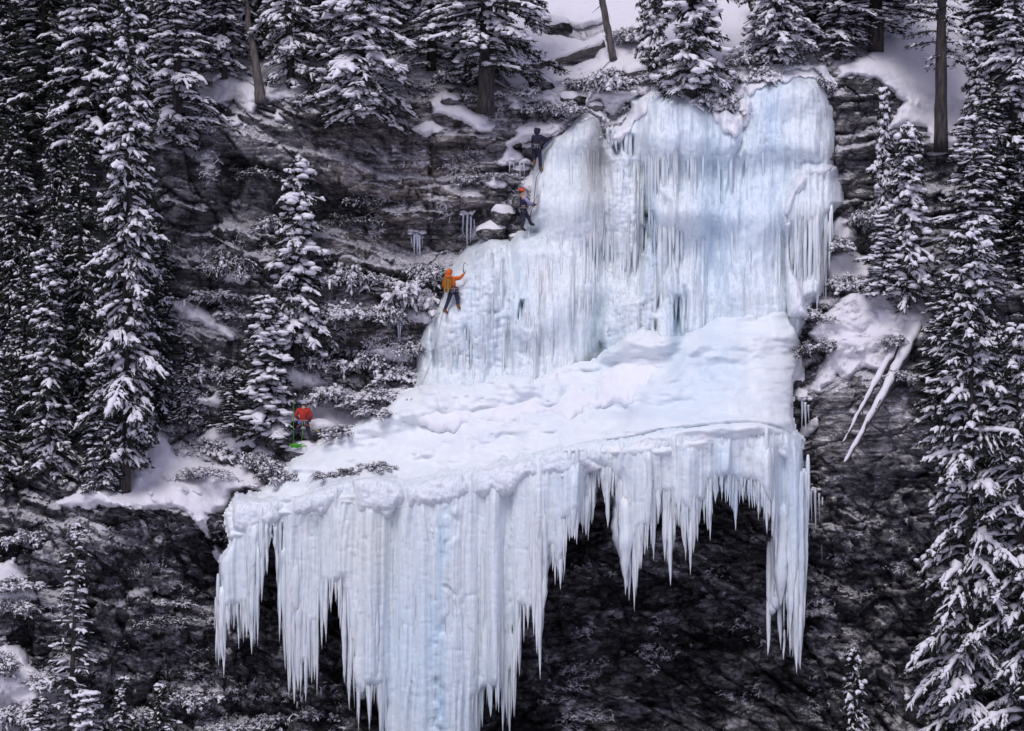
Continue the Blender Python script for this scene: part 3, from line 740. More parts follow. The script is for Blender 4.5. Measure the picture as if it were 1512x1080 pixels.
# icicle ribs frozen onto the wall
g = np.random.default_rng(41); mb, cols = MB(), []
n_ = 0
while n_ < 190:
    x, y0 = g.uniform(640, 1232), g.uniform(140, 520); ln = g.uniform(40, 150)
    i = int((x - 570) / 1.9); j0 = int((y0 - 92) / 1.9); j1 = int((y0 + ln - 92) / 1.9)
    if j1 >= len(ys) or i >= len(xs) or IN[j0, i] < 6 or IN[j1, i] < 4 or vn(np.array(x / 60.), np.array(y0 / 60.), 442) < -.1: continue
    if x > 1030 and g.uniform() < .72: continue
    Yt, Yb = Yd[j0, i], Yd[j1, i]
    def rideY(X_, Y_, t):
        ii = np.clip(((X_ - 570) / 1.9).astype(int), 0, len(xs) - 1); jj = np.clip(((Y_ - 92) / 1.9).astype(int), 0, len(ys) - 1)
        y_ = Yd[jj, ii]
        k_ = np.ones(5) / 5; y_ = np.convolve(np.pad(y_, 2, 'edge'), k_, 'valid')
        return np.minimum(y_, np.minimum.accumulate(y_) + .16) + .09 * (1 - t) ** 2 + .015
    strand(mb, cols, x, y0, y0 + ln, rideY, g.uniform(.04, .085), int(g.integers(1e9)), n=6, sway=.03); n_ += 1
mkice('icicle_ribs', mb, cols)
# the apron and its rounded lip: a tongue of snow ice lying on the ledge
LIP = [(300, 735), (420, 740), (480, 722), (545, 702), (600, 716), (660, 702), (740, 690), (800, 672), (840, 660), (880, 656), (930, 650), (960, 640), (1020, 632), (1100, 624), (1140, 628), (1165, 640), (1180, 660), (1240, 700)]
LX, LY = zip(*LIP)
def sm(px, xp, fp):
    return sum(np.interp(np.asarray(px) + o, xp, fp) for o in (-36, -18, 0, 18, 36)) / 5
def lip(px): return sum(np.interp(np.asarray(px) + o, LX, LY) for o in (-14, 0, 14)) / 3
def lipY(px): return sm(px, [300, 420, 560, 700, 850, 1000, 1100, 1170, 1200], [.2, -.1, -.5, -.7, -1.0, -1.5, -1.6, -1.2, -.6])
def apronY(X, Y):
    """depth of the apron: from the lip back and up to the foot of the ice wall, then over the lip and down"""
    ly, d0 = lip(X), lipY(X)
    a = np.clip((ly - Y) / 130., 0, 1.6)
    up = d0 + 4.4 * a ** .8 * sm(X, [300, 500, 700, 900, 1200], [.72, .72, .75, .85, .8])
    r = np.clip((Y - ly) / 60., 0, 1)
    down = d0 - .55 * np.sqrt(1 - (1 - r) ** 2) + .10 * r
    return np.where(Y < ly, up, down)
WALLF = np.where(IN > -2, Yd, 99.0)
def wall_at(X, Y, far=99.0):
    fx = np.clip((np.asarray(X, float) - xs[0]) / 1.9, 0, len(xs) - 1); fy = np.clip((np.asarray(Y, float) - ys[0]) / 1.9, 0, len(ys) - 1)
    v = WALLF[np.round(fy).astype(int), np.round(fx).astype(int)]
    ok = (np.asarray(X) >= xs[0]) & (np.asarray(X) <= xs[-1]) & (np.asarray(Y) >= ys[0]) & (np.asarray(Y) <= ys[-1])
    return np.where(ok, v, far)
def flare(X, Y):
    A = apronY(X, Y); B = wall_at(X, Y); k = .38
    s_ = -k * np.log(np.exp(-np.clip((A - np.minimum(A, B)) / k, 0, 30)) + np.exp(-np.clip((B - np.minimum(A, B)) / k, 0, 30))) + np.minimum(A, B)
    return blur(s_, 3)
def lump_apron(X, Y):
    return -(.16 * bub(X / 26., Y / 13., 441) + .09 * bub(X / 10., Y / 6., 444)) * sstep(960, 780, X + 60 * vn(X / 60., Y / 30., 8)) * (Y < lip(X) + 8) * sstep(-.5, .4, vn(X / 70., Y / 26., 445)) - .40 * fbm(X / 90., Y / 30., 443, 4) - .12 * fbm(X / 20., Y / 9., 446, 3) \
        - .60 * sstep(-10, 16, sdf([(1030, 495), (985, 545), (945, 590), (900, 648), (1190, 640), (1190, 480)], X + 8 * vn(X / 20., Y / 16., 447), Y)) - .16 * sstep(.2, .95, bub(X / 12., Y / 7., 448)) * sstep(.05, .5, vn(X / 30., Y / 18., 449)) * sstep(960, 890, X) \
        - .9 * np.exp(-((X - 955) / 60.) ** 2 - ((Y - 505) / 45.) ** 2) + .25 * np.exp(-((X - 925) / 22.) ** 2 - ((Y - 606) / 5.) ** 2) \
        + .30 * np.exp(-((Y - lip(X) + 1) / 2.6) ** 2) * sstep(800, 880, X)
ice_sheet('ice_apron', [(372, 734), (405, 712), (430, 684), (470, 658), (520, 630), (575, 600), (594, 580), (640, 566), (690, 572), (740, 556), (790, 560), (840, 540), (872, 536), (900, 516), (925, 496), (950, 484), (975, 496), (1005, 498), (1030, 486), (1060, 470), (1110, 464), (1160, 458), (1184, 512), (1172, 560), (1166, 606), (1176, 650), (1184, 690), (1140, 668), (1090, 662), (1000, 676), (880, 694), (760, 728), (660, 742), (600, 754), (550, 745), (480, 762), (420, 780), (340, 800), (330, 760), (345, 738)],
          .25, 16, rib=.01, lump=.012, mat='snow_ice', step=2.2, ylin=flare, extra=lump_apron, jit=3, white=.0)

def wallcap(X, Y): return np.minimum(np.where(wall_at(X, Y) < 50, wall_at(X, Y), look(SMOOTH, X, Y) - .5), look(SMOOTH, X, Y)) + .05
for poly, th in [([(1038, 150), (1062, 156), (1085, 146), (1114, 148), (1106, 178), (1092, 208), (1072, 202), (1056, 180)], .35), ([(884, 204), (905, 186), (938, 152), (956, 138), (952, 164), (930, 198), (910, 210)], .3), ([(1098, 128), (1128, 100), (1170, 94), (1216, 100), (1232, 124), (1196, 116), (1142, 124), (1108, 144)], .35), ([(938, 156), (962, 126), (1000, 124), (1032, 146), (1044, 166), (1005, 146), (970, 142)], .3), ([(846, 186), (862, 164), (888, 162), (898, 180), (872, 176)], .25)]:
    ice_sheet('snow_cap', poly, th, 9, rib=0, lump=.12, mat='snow_ice', ylin=wallcap, white=.9, jit=8)
# lumpy frozen spray where the apron turns over into the curtain, and at the foot of the wall
def rimY(X, Y): return apronY(X, Y) - .02
for poly, th, ed in [([(420, 722), (455, 704), (500, 694), (520, 712), (505, 742), (470, 762), (430, 765)], .45, 16), ([(505, 705), (545, 690), (590, 700), (600, 735), (570, 765), (530, 755)], .55, 18), ([(590, 712), (640, 696), (690, 690), (700, 730), (650, 752), (600, 748)], .5, 18),
                     ([(690, 692), (740, 676), (790, 664), (800, 700), (745, 735), (695, 735)], .5, 18), ([(790, 668), (830, 652), (870, 650), (876, 690), (830, 705), (795, 700)], .4, 16), ([(345, 738), (372, 726), (410, 730), (415, 765), (380, 790), (340, 785)], .4, 14)]:
    ice_sheet('snow_cap', poly, th, ed, rib=.03, lump=.15, mat='ice_lumpy', ylin=rimY, white=.5, jit=9)
for poly, th, ed in [([(596, 622), (612, 596), (650, 586), (700, 600), (712, 628), (650, 642)], .5, 22), ([(690, 620), (730, 592), (790, 584), (806, 610), (750, 636)], .5, 20), ([(785, 606), (830, 582), (876, 572), (890, 596), (840, 626)], .5, 20), ([(880, 560), (915, 520), (950, 496), (985, 512), (985, 550), (930, 600), (890, 600)], .55, 28), ([(1150, 500), (1170, 470), (1190, 500), (1182, 560), (1162, 580)], .4, 16)]:
    ice_sheet('snow_cap', poly, th, ed, rib=.01, lump=.08, mat='snow_ice', ylin=rimY, white=.8, jit=8)

# hanging curtains: overlapping strands, each one ends in an icicle tip
TIPS = [(322, 985), (330, 1000), (338, 940), (345, 930), (352, 960), (360, 950), (372, 968), (380, 955), (386, 890), (394, 850), (400, 800), (405, 792), (409, 870), (413, 950), (420, 985), (426, 1030), (434, 1040), (444, 1030), (452, 1038), (460, 1010), (468, 1030), (475, 960), (482, 950), (489, 905), (496, 890), (503, 930), (508, 1010), (516, 1050), (530, 1080), (545, 1080), (553, 1040), (562, 1100), (575, 1200), (700, 1220), (712, 1075), (724, 1060), (733, 1050), (742, 1085), (752, 1090), (760, 1060), (767, 1000), (774, 950), (780, 930), (788, 940), (797, 1005), (802, 930), (806, 880), (812, 840), (820, 865), (828, 872), (834, 850), (841, 800), (852, 805), (860, 790), (868, 800), (876, 770), (884, 722), (890, 730), (893, 745), (897, 780), (904, 735), (911, 760), (916, 830), (924, 880), (936, 905), (941, 870), (947, 842), (956, 815), (965, 830), (974, 765), (982, 830), (990, 866), (997, 800), (1003, 780), (1012, 830), (1020, 850), (1030, 800), (1040, 775), (1049, 800), (1056, 745), (1066, 740), (1078, 750), (1086, 785), (1092, 745), (1106, 752), (1120, 770), (1132, 790), (1142, 806), (1150, 880), (1158, 930), (1166, 970), (1176, 996), (1182, 990), (1187, 930), (1190, 860), (1193, 780)]
TX, TY = zip(*TIPS)
rng = np.random.default_rng(5)
def over(px, py):
    """how far the hanging ice swells forward of the lip"""
    r = np.clip((py - lip(px) + 8) / 36., 0, 1)
    return .66 * np.sqrt(np.clip(1 - (1 - r) ** 2, 0, 1))
def cY(px, layer):
    return lipY(px) - .62 + .22 * layer + .18 * math.sin(px * .11) + .15 * math.sin(px * .043 + 1) + .30 * float(vn(np.array(px / 17.), np.array(.5), 471)) + .28 * math.exp(-((px - 655) / 7.) ** 2) + .4 * math.exp(-((px - 1072) / 3.) ** 2)
def topY_of(px):
    # the small curtains on the far left start lower, under their own snow
    if px < 410: return np.interp(px, [320, 335, 350, 400, 410], [850, 830, 770, 742, 745])
    return float(lip(px)) + 3
# the frozen sheet behind the strands
def low(px):
    return np.interp(px, TX, TY)
sx = np.arange(326, 1190, 6.0)
lowest = np.array([min(low(v) for v in np.arange(x - 12, x + 13, 3)) for x in sx])
polyS = [(x, float(topY_of(x)) - 14) for x in sx[::-1]] + [(x, max(float(topY_of(x)) + 12, l - (35 if l < 1080 else -60))) for x, l in zip(sx, lowest)]
def sheetY(X, Y): return lipY(X) + .12 - over(X, Y) + (1 - sstep(0, 30, Y - lip(X))) * .0 + sstep(10, 60, Y - lip(X)) * (0.0 + .18 * np.sin(X * .11) + .15 * np.sin(X * .043 + 1) + .30 * vn(X / 17., 0 * X + .5, 471) + .15 * sstep(-.55, .2, vn(Y / 34., 0 * Y, 483)) * np.exp(-((X - 655 - 13 * vn(Y / 60., 0 * Y, 481) - 5 * vn(Y / 12., 0 * Y, 482)) / (7 + 3 * vn(Y / 25., 0 * Y, 484))) ** 2) + .12 * fbm(X / 30., Y / 300., 461, 3))
ice_sheet('ice_sheet', polyS, .22, 12, rib=.13, lump=.05, ribw=4.0, ylin=sheetY, step=1.8, jit=6)
bounds = [318, 404, 492, 566, 650, 712, 806, 886, 975, 1050, 1120, 1192]
for a, b_ in zip(bounds[:-1], bounds[1:]):
    mb, cols = MB(), []
    px = a + 1.0
    while px < b_:
        for layer in range(3):
            x = px + rng.uniform(-2, 2)
            T0 = float(np.interp(x, TX, TY)); tp = topY_of(x) + rng.uniform(-10, 12)
            if layer == 0: tip = T0 - abs(rng.normal(0, .12)) * (T0 - tp) - rng.uniform(0, 8)
            else: tip = T0 - rng.uniform(.02, .6) * (T0 - tp)
            tip = max(tip, tp + 30)
            top = tp + 18 + rng.uniform(0, .6) * max(0, tip - tp - 70)
            if x < 870: top += rng.uniform(-4, 26)
            w = min(1, (tip - top) / 110.)
            strand(mb, cols, x, top, tip, cY(x, layer) + rng.uniform(-.06, .06), rng.lognormal(-2.6, .50) * (.45 + .55 * w), int(rng.integers(1e9)), n=6)
        px += rng.uniform(1.9, 3.4)
    mkice('ice_curtain', mb, cols)
# separate icicles along the rim
tips = [t for t in TIPS if t[0] < 570 or t[0] > 705]
for (x, y) in tips:
    k = np.interp(x, TX, TY)
    mb, cols = MB(), []
    top = max(topY_of(x), y - rng.uniform(130, 220))
    strand(mb, cols, x, top, y, cY(x, 0) + .05, rng.uniform(.06, .11) * min(1, (y - top) / 90.), int(rng.integers(1e9)), n=8, sway=.04)
    mkice('icicle', mb, cols)
# fat lumpy pillars in the middle of the big curtain
def pillar(x, top, bot, r, Y, seed, lum=.22, mat='ice_lumpy'):
    mb, cols = MB(), []
    L_ = (bot - top) * KPX; m = int(L_ / .12); n = 18
    t = np.linspace(0, 1, m); y = top + (bot - top) * t
    xs = x + 3 * np.sin(t * 4 + seed)
    P = np.array([at(a, c, Y) for a, c in zip(xs, y)], float)
    V, Q, T_ = tube(P, np.full(m, r) * np.clip(.3 + t * 8, 0, 1) * np.clip((1 - t) * 3 + .04, 0, 1) ** .7, n=n)
    th = np.tile(np.arange(n) / n * 6.283, m); zz = np.repeat(t * L_, n)
    k = 1 + lum * (np.abs(vn(th * 3.2 + seed, zz * 2.4, seed)) + .5 * np.abs(vn(th * 7, zz * 6, seed + 1)) - .5) + .10 * vn(th * 4, zz * .3, seed + 2)
    C = np.repeat(P, n, 0)
    V[:m * n] = C + (V[:m * n] - C) * k[:, None]
    mb.add(local(V, fall), Q, T_)
    yy = np.concatenate([np.repeat(y, n), [y[0], y[-1]]]); xx = np.concatenate([np.repeat(xs, n), [xs[0], xs[-1]]])
    cols.append(tint(xx, yy))
    return mkice('ice_pillar', mb, cols, mat)
pillar(690, 735, 1200, .60, -.55, 3, .16); pillar(725, 720, 1000, .42, -.55, 5, .16); pillar(606, 738, 1230, .55, -.3, 6, .06, 'ice')
pillar(672, 750, 1100, .30, -.85, 8, .26); pillar(372, 762, 900, .33, .05, 10, .10)
pillar(1172, 690, 960, .30, -1.2, 13, .10, 'ice'); pillar(1183, 830, 985, .15, -1.0, 14, .16, 'ice'); pillar(660, 900, 1220, .30, -.7, 15, .3)
g = np.random.default_rng(17); C_, S_ = [], []
for _ in range(130):
    y = g.uniform(745, 1090); x = 648 + g.normal(0, 9) + 8 * math.sin(y * .03) + (6 if g.uniform() < .5 else -4); s = g.lognormal(-2.1, .4)
    C_.append(at(x, y, lipY(x) - .55 + g.uniform(-.15, .15))); S_.append([s, s * .8, s * .9])
V, F = lumps(np.array(C_), np.array(S_), g, ICO2, .22)
link('ice_bulge', mesh_np('ice_bulge', local(V, fall), F, [M['ice_lumpy']], True, {'tint': np.tile((.73, .80, .85, 1), (len(V), 1))}), fall)
# translucent hanging piece left of the right-hand pillar, and its bulge
mb, cols = MB(), []
for x, a, c, r in [(1136, 800, 940, .12), (1141, 795, 900, .13), (1147, 800, 900, .13), (1134, 880, 968, .08), (1152, 800, 960, .10), (1158, 930, 975, .05)]:
    strand(mb, cols, x, a, c, -.5, r, int(x))
mkice('icicle', mb, cols)
g = np.random.default_rng(8)
V, F = lumps([at(1146, 890, -.6), at(1150, 880, -.55), at(1141, 898, -.55)], [(.26, .22, .30), (.22, .2, .26), (.18, .16, .26)], g, ICO3, .06)
o = link('ice_bulge', mesh_np('ice_bulge', local(V, fall), F, [M['ice']], True, {'tint': np.tile((.74, .79, .85, 1), (len(V), 1))}), fall)
# strands hanging down the left edge of the big upper column, over a dark cleft
mb, cols = MB(), []
for x, a, c, r in [(934, 170, 330, .09), (940, 160, 352, .10), (946, 152, 372, .10), (950, 150, 330, .10), (956, 145, 420, .12), (962, 142, 400, .13), (968, 140, 420, .12), (930, 185, 260, .07), (925, 190, 235, .06), (905, 190, 214, .05), (910, 190, 226, .04), (898, 188, 212, .06), (936, 250, 395, .08), (975, 300, 470, .09), (982, 330, 500, .09), (990, 400, 500, .07), (1010, 400, 500, .08), (1018, 380, 480, .07), (996, 470, 520, .05)]:
    Yb = float(look(SMOOTH, x, a))
    strand(mb, cols, x, a, c, Yb - 1.0, r * 1.5, int(x * 7))
mkice('ice_curtain', mb, cols)
mb, cols = MB(), []
for k in range(34):
    x = rng.uniform(1166, 1228); a = rng.uniform(262, 330); c = rng.uniform(400, 472) if x < 1222 else rng.uniform(330, 420)
    strand(mb, cols, x, a, c, float(look(SMOOTH, x, a)) - 1.25, rng.uniform(.05, .10), int(rng.integers(1e9)))
mkice('ice_curtain', mb, cols)

# small free-hanging icicle clusters on the rock: each a thing of its own
def cluster(px, py, items, label, dy=.35):
    Y = surfY(px, py) - dy
    root = empty('icicle_cluster', at(px, py, Y), label, 'icicles', 'small icicle clusters on the rock wall')
    mb = MB(); cols = []
    for dx, top, L_, r in items:
        t = np.linspace(0, 1, 10)
        P = np.array([at(px + dx + .5 * math.sin(q * 4 + dx), py + top + L_ * (.55 + .5 * abs(math.sin(dx * 7.3 + px))) * q, Y) for q in t], float) - np.array(root.location)
        V, Q, T_ = tube(P, r * .62 * (1 - t ** 1.1 * .95), n=7, seed=int(abs(dx * 10)) + 3, rough=.15)
        mb.add(V, Q, T_); cols.append(np.tile((.70, .74, .82, 1), (len(V), 1)))
    link('icicle', mb.mesh('icicle', M['ice'], True, {'tint': np.concatenate(cols)}), root)
    g = np.random.default_rng(int(px)); n = 14; s = g.uniform(.06, .13, n)
    C_ = np.stack([g.uniform(min(i[0] for i in items) - 4, max(i[0] for i in items) + 4, n) * KPX, g.uniform(-.05, .35, n), g.uniform(-.02, .14, n)], -1)
    V, F = lumps(C_, np.stack([s * 1.5, s, s * .7], -1), g, ICO2, .2)
    link('snow', mesh_np('icicle_snow', V, F, [M['tree_snow']]), root)
cluster(616, 345, [(-4, 0, 40, .10), (0, 0, 46, .13), (4, 2, 44, .11), (-8, 6, 14, .05), (8, 4, 18, .05)], 'stubby double icicle hanging from an overhang in the middle of the rock wall')
cluster(590, 466, [(-2, 0, 50, .10), (1, 4, 46, .09), (4, 0, 30, .06)], 'slim icicle hanging under the big frosted shrub beside the orange climber')
cluster(688, 316, [(-4, 0, 36, .06), (2, 0, 52, .09), (7, 4, 44, .09), (12, 8, 30, .05)], 'thin icicles left of the boulders below the red helmeted climber')
cluster(1206, 726, [(-8, 0, 50, .09), (-2, -4, 84, .11), (4, 2, 56, .08), (8, 8, 96, .06)], 'icicles hanging from a snow capped ledge right of the lower ice curtain', .25)
cluster(1190, 590, [(-6, 0, 60, .10), (-1, 4, 50, .10), (4, 8, 40, .07)], 'grey icicles in the corner between the ice apron and the right buttress', .2)
cluster(758, 240, [(-6, 0, 20, .05), (0, 0, 14, .05), (10, 0, 26, .06), (16, -2, 20, .06)], 'short icicles under the snow capped block beside the black clad climber', .3)
# ------------------------------------------------------------------ trees
def blades(C, D, ln, wd, rng):
    """thin needle sprays: one triangle per point C along direction D"""
    n = len(C)
    D = D / (np.linalg.norm(D, axis=1)[:, None] + 1e-9)
    R = rng.normal(size=(n, 3)); S_ = np.cross(D, R); S_ /= np.linalg.norm(S_, axis=1)[:, None] + 1e-9
    l = ln * rng.uniform(.6, 1.3, (n, 1)); w = wd * rng.uniform(.6, 1.3, (n, 1))
    V = np.stack([C - S_ * w, C + S_ * w, C + D * l], 1).reshape(-1, 3)
    return V, np.arange(3 * n).reshape(n, 3)

def ridge(P, ls, g, gap, end=.55):
    """radii for a finger of snow along P: lumpy, with gaps where it has slid off"""
    m = len(P)
    r = ls * g.lognormal(0, .30, m) * np.interp(np.linspace(0, 1, m), [0, .3, .8, 1], [.55, 1, .95, end])
    k = 0
    while k < m:
        if g.uniform() < gap:
            w = g.integers(1, 3); r[k:k + w] *= .12; k += w
        k += 1
    r[-1] *= .35; r[0] *= .4
    return r

def conifer(name, seed, H, W, nb, base=.06, power=.8, droop=.35, lift=.1, snow=.6, ls=.11, nl=6, twig=.42, bare=0.0, rt=.2, step=.15, blade=.16, sparse=0.0, pads=.3, tip=1.0, wh=3, axis=1.3):
    """meshes of a snow laden conifer standing at the origin: trunk, foliage, snow"""
    g = np.random.default_rng(seed)
    tr = MB()
    m = 22; t = np.linspace(0, 1, m)
    tr.tube(np.stack([.05 * np.sin(t * 5 + seed) * H * .06, .04 * np.cos(t * 4) * H * .05, t * H * .985 - .3], -1), rt * (1 - t) ** .8 + .015, n=8, seed=seed, rough=.1)
    PC, PD, SP_, SR, SC, SS = [], [], [], [], [], []
    az = g.uniform(0, 6)
    nw = nb // wh
    for i in range(nb):
        w_ = i // wh                                    # whorls with gaps of bare trunk between them
        f = ((w_ + g.uniform(-.22, .22)) / nw); f = min(max(f, 0.0), .995) ** .92
        z = H * (base + (1 - base) * f)
        env = .80 + .30 * math.sin(w_ * 1.9 + seed) * math.sin(w_ * .61 + 2 * seed)      # ragged outline
        L_ = (W * (1 - f) ** power + .10) * g.uniform(.55, 1.2) * env
        if f < .06: L_ *= .8
        az += 6.283 / wh + g.uniform(-.7, .7) + (.9 if i % wh == 0 else 0)
        dr = droop * g.uniform(.6, 1.5) * (1 - .5 * f); li = lift + .45 * f ** 3
        d = np.array([math.cos(az), math.sin(az)]); pr = np.array([-d[1], d[0]])
        bend = g.uniform(-.25, .25)
        def curve(q): return np.stack([d[0] * L_ * q + pr[0] * bend * L_ * q * q, d[1] * L_ * q + pr[1] * bend * L_ * q * q, z + L_ * (li * q - dr * q ** 2 * 1.25 + .16 * dr * q ** 4)], -1)
        n = max(4, int(L_ / step))
        q = np.linspace(.08, 1, n)
        P = curve(q)
        if L_ > .4: tr.tube(curve(np.linspace(0, 1, 6)), np.linspace(.035, .008, 6) * (.8 + rt), n=4, cap=False)
        if g.uniform() < sparse: continue
        pts = [(P, np.tile([d[0], d[1], -.3], (n, 1)), axis)]
        for k in range(max(3, int(L_ / (.09 + step * .22)))):
            s_ = g.uniform(.15, .97); side = 1 if k % 2 else -1
            tl = L_ * twig * (1.05 - s_) * g.uniform(.5, 1.3) + .18
            nn = max(3, int(tl / step) + 1); v_ = np.linspace(.05, 1, nn)
            b0 = curve(np.array([s_]))[0]
            a_ = g.uniform(.45, .95)
            dd = d * math.cos(a_) + pr * side * math.sin(a_)
            Q_ = np.stack([b0[0] + dd[0] * tl * v_, b0[1] + dd[1] * tl * v_, b0[2] - tl * (.10 + .5 * dr + g.uniform(0, .35)) * v_ ** 1.6], -1)
            pts.append((Q_, np.tile([dd[0], dd[1], -.45], (nn, 1)), 1.0))
        load = g.uniform(.55, 1.35)
        for Pk, Dk, kk in pts:
            kp = g.uniform(size=len(Pk)) > bare
            if kp.any():
                for _ in range(nl):
                    PC.append(Pk[kp] + g.normal(0, .03, (kp.sum(), 3))); PD.append(Dk[kp] + g.normal(0, .55, (kp.sum(), 3)) + [0, 0, -.35])
            if g.uniform() < min(.97, snow * load * 1.25):
                r = ridge(Pk, ls * kk * (.75 + .3 * load) * g.uniform(.55, 1.15), g, (.5 - .42 * snow) * (.4 if kk > 1 else 1))
                Z = Pk + np.stack([g.normal(0, .02, len(r)), g.normal(0, .02, len(r)), r * .45 + .01], -1)
                SP_.append(Z); SR.append(r)
                if g.uniform() < snow * pads:
                    j = g.integers(1, len(Pk)); s = ls * g.uniform(1.1, 1.9)
                    SC.append(Pk[j] + [0, 0, s * .3]); SS.append([s * 1.25, s, s * .62])
    for k in range(6):
        z = H * (1 - .010 * k); s = ls * .55 * tip
        SC.append([g.normal(0, .02), g.normal(0, .02), z]); SS.append(np.array([s, s * .8, s * 1.2]) * g.uniform(.6, 1.1))
    V, F = blades(np.concatenate(PC), np.concatenate(PD), blade, blade * .17, g)
    fo = mesh_np(name + '_foliage', V, F, [M['needles']], False)
    V1, Q1 = fingers(SP_, SR)
    V2, F2 = lumps(np.array(SC), np.array(SS), g, ICO2, .22)
    sn = mesh_np(name + '_snow', np.vstack([V1, V2]), [Q1, F2 + len(V1)], [M['tree_snow']], True)
    return {'trunk': tr.mesh(name + '_trunk', M['bark']), 'foliage': fo, 'snow': sn, 'H': H, 'W': W}

TP = {
    'ragged': conifer('ragged', 16, 17, 2.1, 230, base=.01, power=.4, droop=.6, lift=.2, snow=.75, ls=.085, nl=7, rt=.22, sparse=.22, axis=1.5, wh=4),
    'ragged2': conifer('ragged2', 17, 15, 2.2, 210, base=.01, power=.5, droop=.75, lift=.2, snow=.8, ls=.09, nl=7, rt=.2, sparse=.18, axis=1.5, wh=4),
    'tall': conifer('tall', 1, 19, 1.9, 330, base=.06, power=.5, droop=.5, snow=.72, ls=.074, nl=7, rt=.24, axis=1.5),
    'tall2': conifer('tall2', 2, 18, 1.8, 300, base=.005, power=.55, droop=.45, snow=.68, ls=.072, nl=7, rt=.22, axis=1.5),
    'mid': conifer('mid', 3, 9.5, 1.35, 190, base=.005, power=.7, droop=.5, snow=.65, ls=.072, nl=6, rt=.13, step=.12),
    'mid2': conifer('mid2', 4, 9, 1.4, 180, base=.005, power=.8, droop=.55, snow=.6, ls=.075, nl=6, rt=.13, step=.12),
    'laden': conifer('laden', 5, 6, 1.05, 110, base=.03, power=.6, droop=.6, snow=.9, ls=.085, nl=6, rt=.09, step=.13, pads=.35),
    'laden2': conifer('laden2', 6, 6, 1.0, 106, base=.03, power=.65, droop=.55, snow=.9, ls=.088, nl=6, rt=.09, step=.13, pads=.4),
    'big': conifer('big', 7, 24, 3.4, 230, base=.04, power=.45, droop=.72, lift=.30, snow=.72, ls=.075, nl=8, rt=.3, twig=.36, step=.14, wh=4, axis=1.75, pads=.2),
    'big2': conifer('big2', 8, 22, 3.2, 210, base=.04, power=.45, droop=.70, lift=.28, snow=.70, ls=.075, nl=8, rt=.28, twig=.36, step=.14, wh=4, axis=1.75, pads=.2),
    'dark': conifer('dark', 9, 16, 2.0, 290, base=.005, power=.45, droop=.4, snow=.48, ls=.068, nl=9, rt=.2),
    'dark2': conifer('dark2', 10, 16, 1.9, 280, base=.005, power=.5, droop=.45, snow=.52, ls=.068, nl=9, rt=.2),
    'high': conifer('high', 11, 14, 2.4, 150, base=.15, power=.35, droop=.55, lift=.1, snow=.78, ls=.085, nl=7, rt=.27, wh=4),
    'bottomheavy': conifer('bottomheavy', 12, 12, 2.0, 190, base=.02, power=.45, droop=.8, lift=.15, snow=.8, ls=.09, nl=6, rt=.22, wh=4),
    'thin': conifer('thin', 13, 9, .70, 90, base=.05, power=.5, droop=.15, lift=.05, snow=.6, ls=.045, nl=2, rt=.08, bare=.3, pads=.1, step=.1),
    'sapling': conifer('sapling', 14, 4, .5, 66, base=.05, power=.6, droop=.3, snow=.7, ls=.055, nl=4, rt=.05, step=.1),
    'trunky': conifer('trunky', 15, 13, 1.6, 60, base=.27, power=.15, droop=.35, lift=.15, snow=.5, ls=.055, nl=3, rt=.24, bare=.3),
}
def tree(kind, px, base, top, half, label, Y=None, name='spruce_tree', cat='tree', group='snow laden conifers on the cliff', rz=None, lean=0.0, dy=0.15):
    p = TP[kind]
    y = surfY(px, base) - dy if Y is None else Y
    s = KPX * (y + DIST) / DIST
    hz = (base - top) * s / p['H']; hw = half * 1.12 * s / p['W']
    root = empty(name, at(px, base, y), label, cat, group, rz if rz is not None else (px * 1.7 + top) % 6.28)
    root.rotation_euler = (0.015 * math.sin(px), lean + .03 * math.sin(px * 1.3 + top), root.rotation_euler.z)
    root.scale = (hw, hw, hz)
    for k in ('trunk', 'foliage', 'snow'): link(k, p[k], root)
    return root

# left side
tree('tall', 187, 722, -70, 62, 'tall narrow spruce with a bare lower trunk rising from the left snow ledge')
tree('mid', 72, 700, 338, 52, 'pointed snowy spruce on the left edge ledge with frosted sweeping branches')
tree('mid2', -2, 720, 520, 40, 'half visible snowy spruce low on the left border of the view')
tree('dark', 84, 470, 120, 34, 'thin dark spruce with bare looking top behind the pointed snowy spruce', Y=5.0)
tree('dark2', 22, 560, 150, 46, 'dark spruce almost without snow at the left border halfway up', Y=5.6)
tree('dark', 60, 215, -240, 78, 'dark wide spruce in the upper left corner of the forest', dy=.6)
tree('dark2', -10, 240, -160, 60, 'blackish spruce cut off by the upper left border', dy=.3)
tree('ragged', 128, 235, -260, 66, 'dark spruce right of the widest one in the upper left corner', dy=.9)
tree('ragged', 262, 215, -200, 66, 'bushy snow dusted spruce on the upper left rim just right of the tall narrow one', dy=.5)
tree('dark', 212, 160, -260, 58, 'dim spruce standing behind the upper left rim trees')
tree('ragged2', 332, 112, -180, 54, 'slim spruce at the top edge above the leaning grey stump')
tree('mid2', 385, 84, -160, 40, 'dim spruce at the top edge between two slim snowy ones')
tree('ragged2', 428, 124, -240, 58, 'slim snow dusted spruce at the top edge left of the heavily drooping one')
tree('bottomheavy', 532, 172, -190, 84, 'wide drooping spruce with thick snow on branches that hang over the rim', dy=.9)
tree('mid', 470, 84, -200, 40, 'dark spruce behind the wide drooping one')
tree('high', 716, 158, -260, 104, 'spruce with a thick bare brown trunk at the cliff rim left of the fallen log', dy=.7)
tree('ragged', 636, 100, -230, 62, 'dim spruce between the drooping one and the thick bare trunk')
tree('laden', 437, 520, 235, 50, 'snow loaded spruce against the rock wall, tallest above the red clad belayer', Y=None, dy=.8)
tree('laden2', 396, 650, 438, 48, 'lower snow loaded spruce just left of and above the red clad belayer', dy=.7)
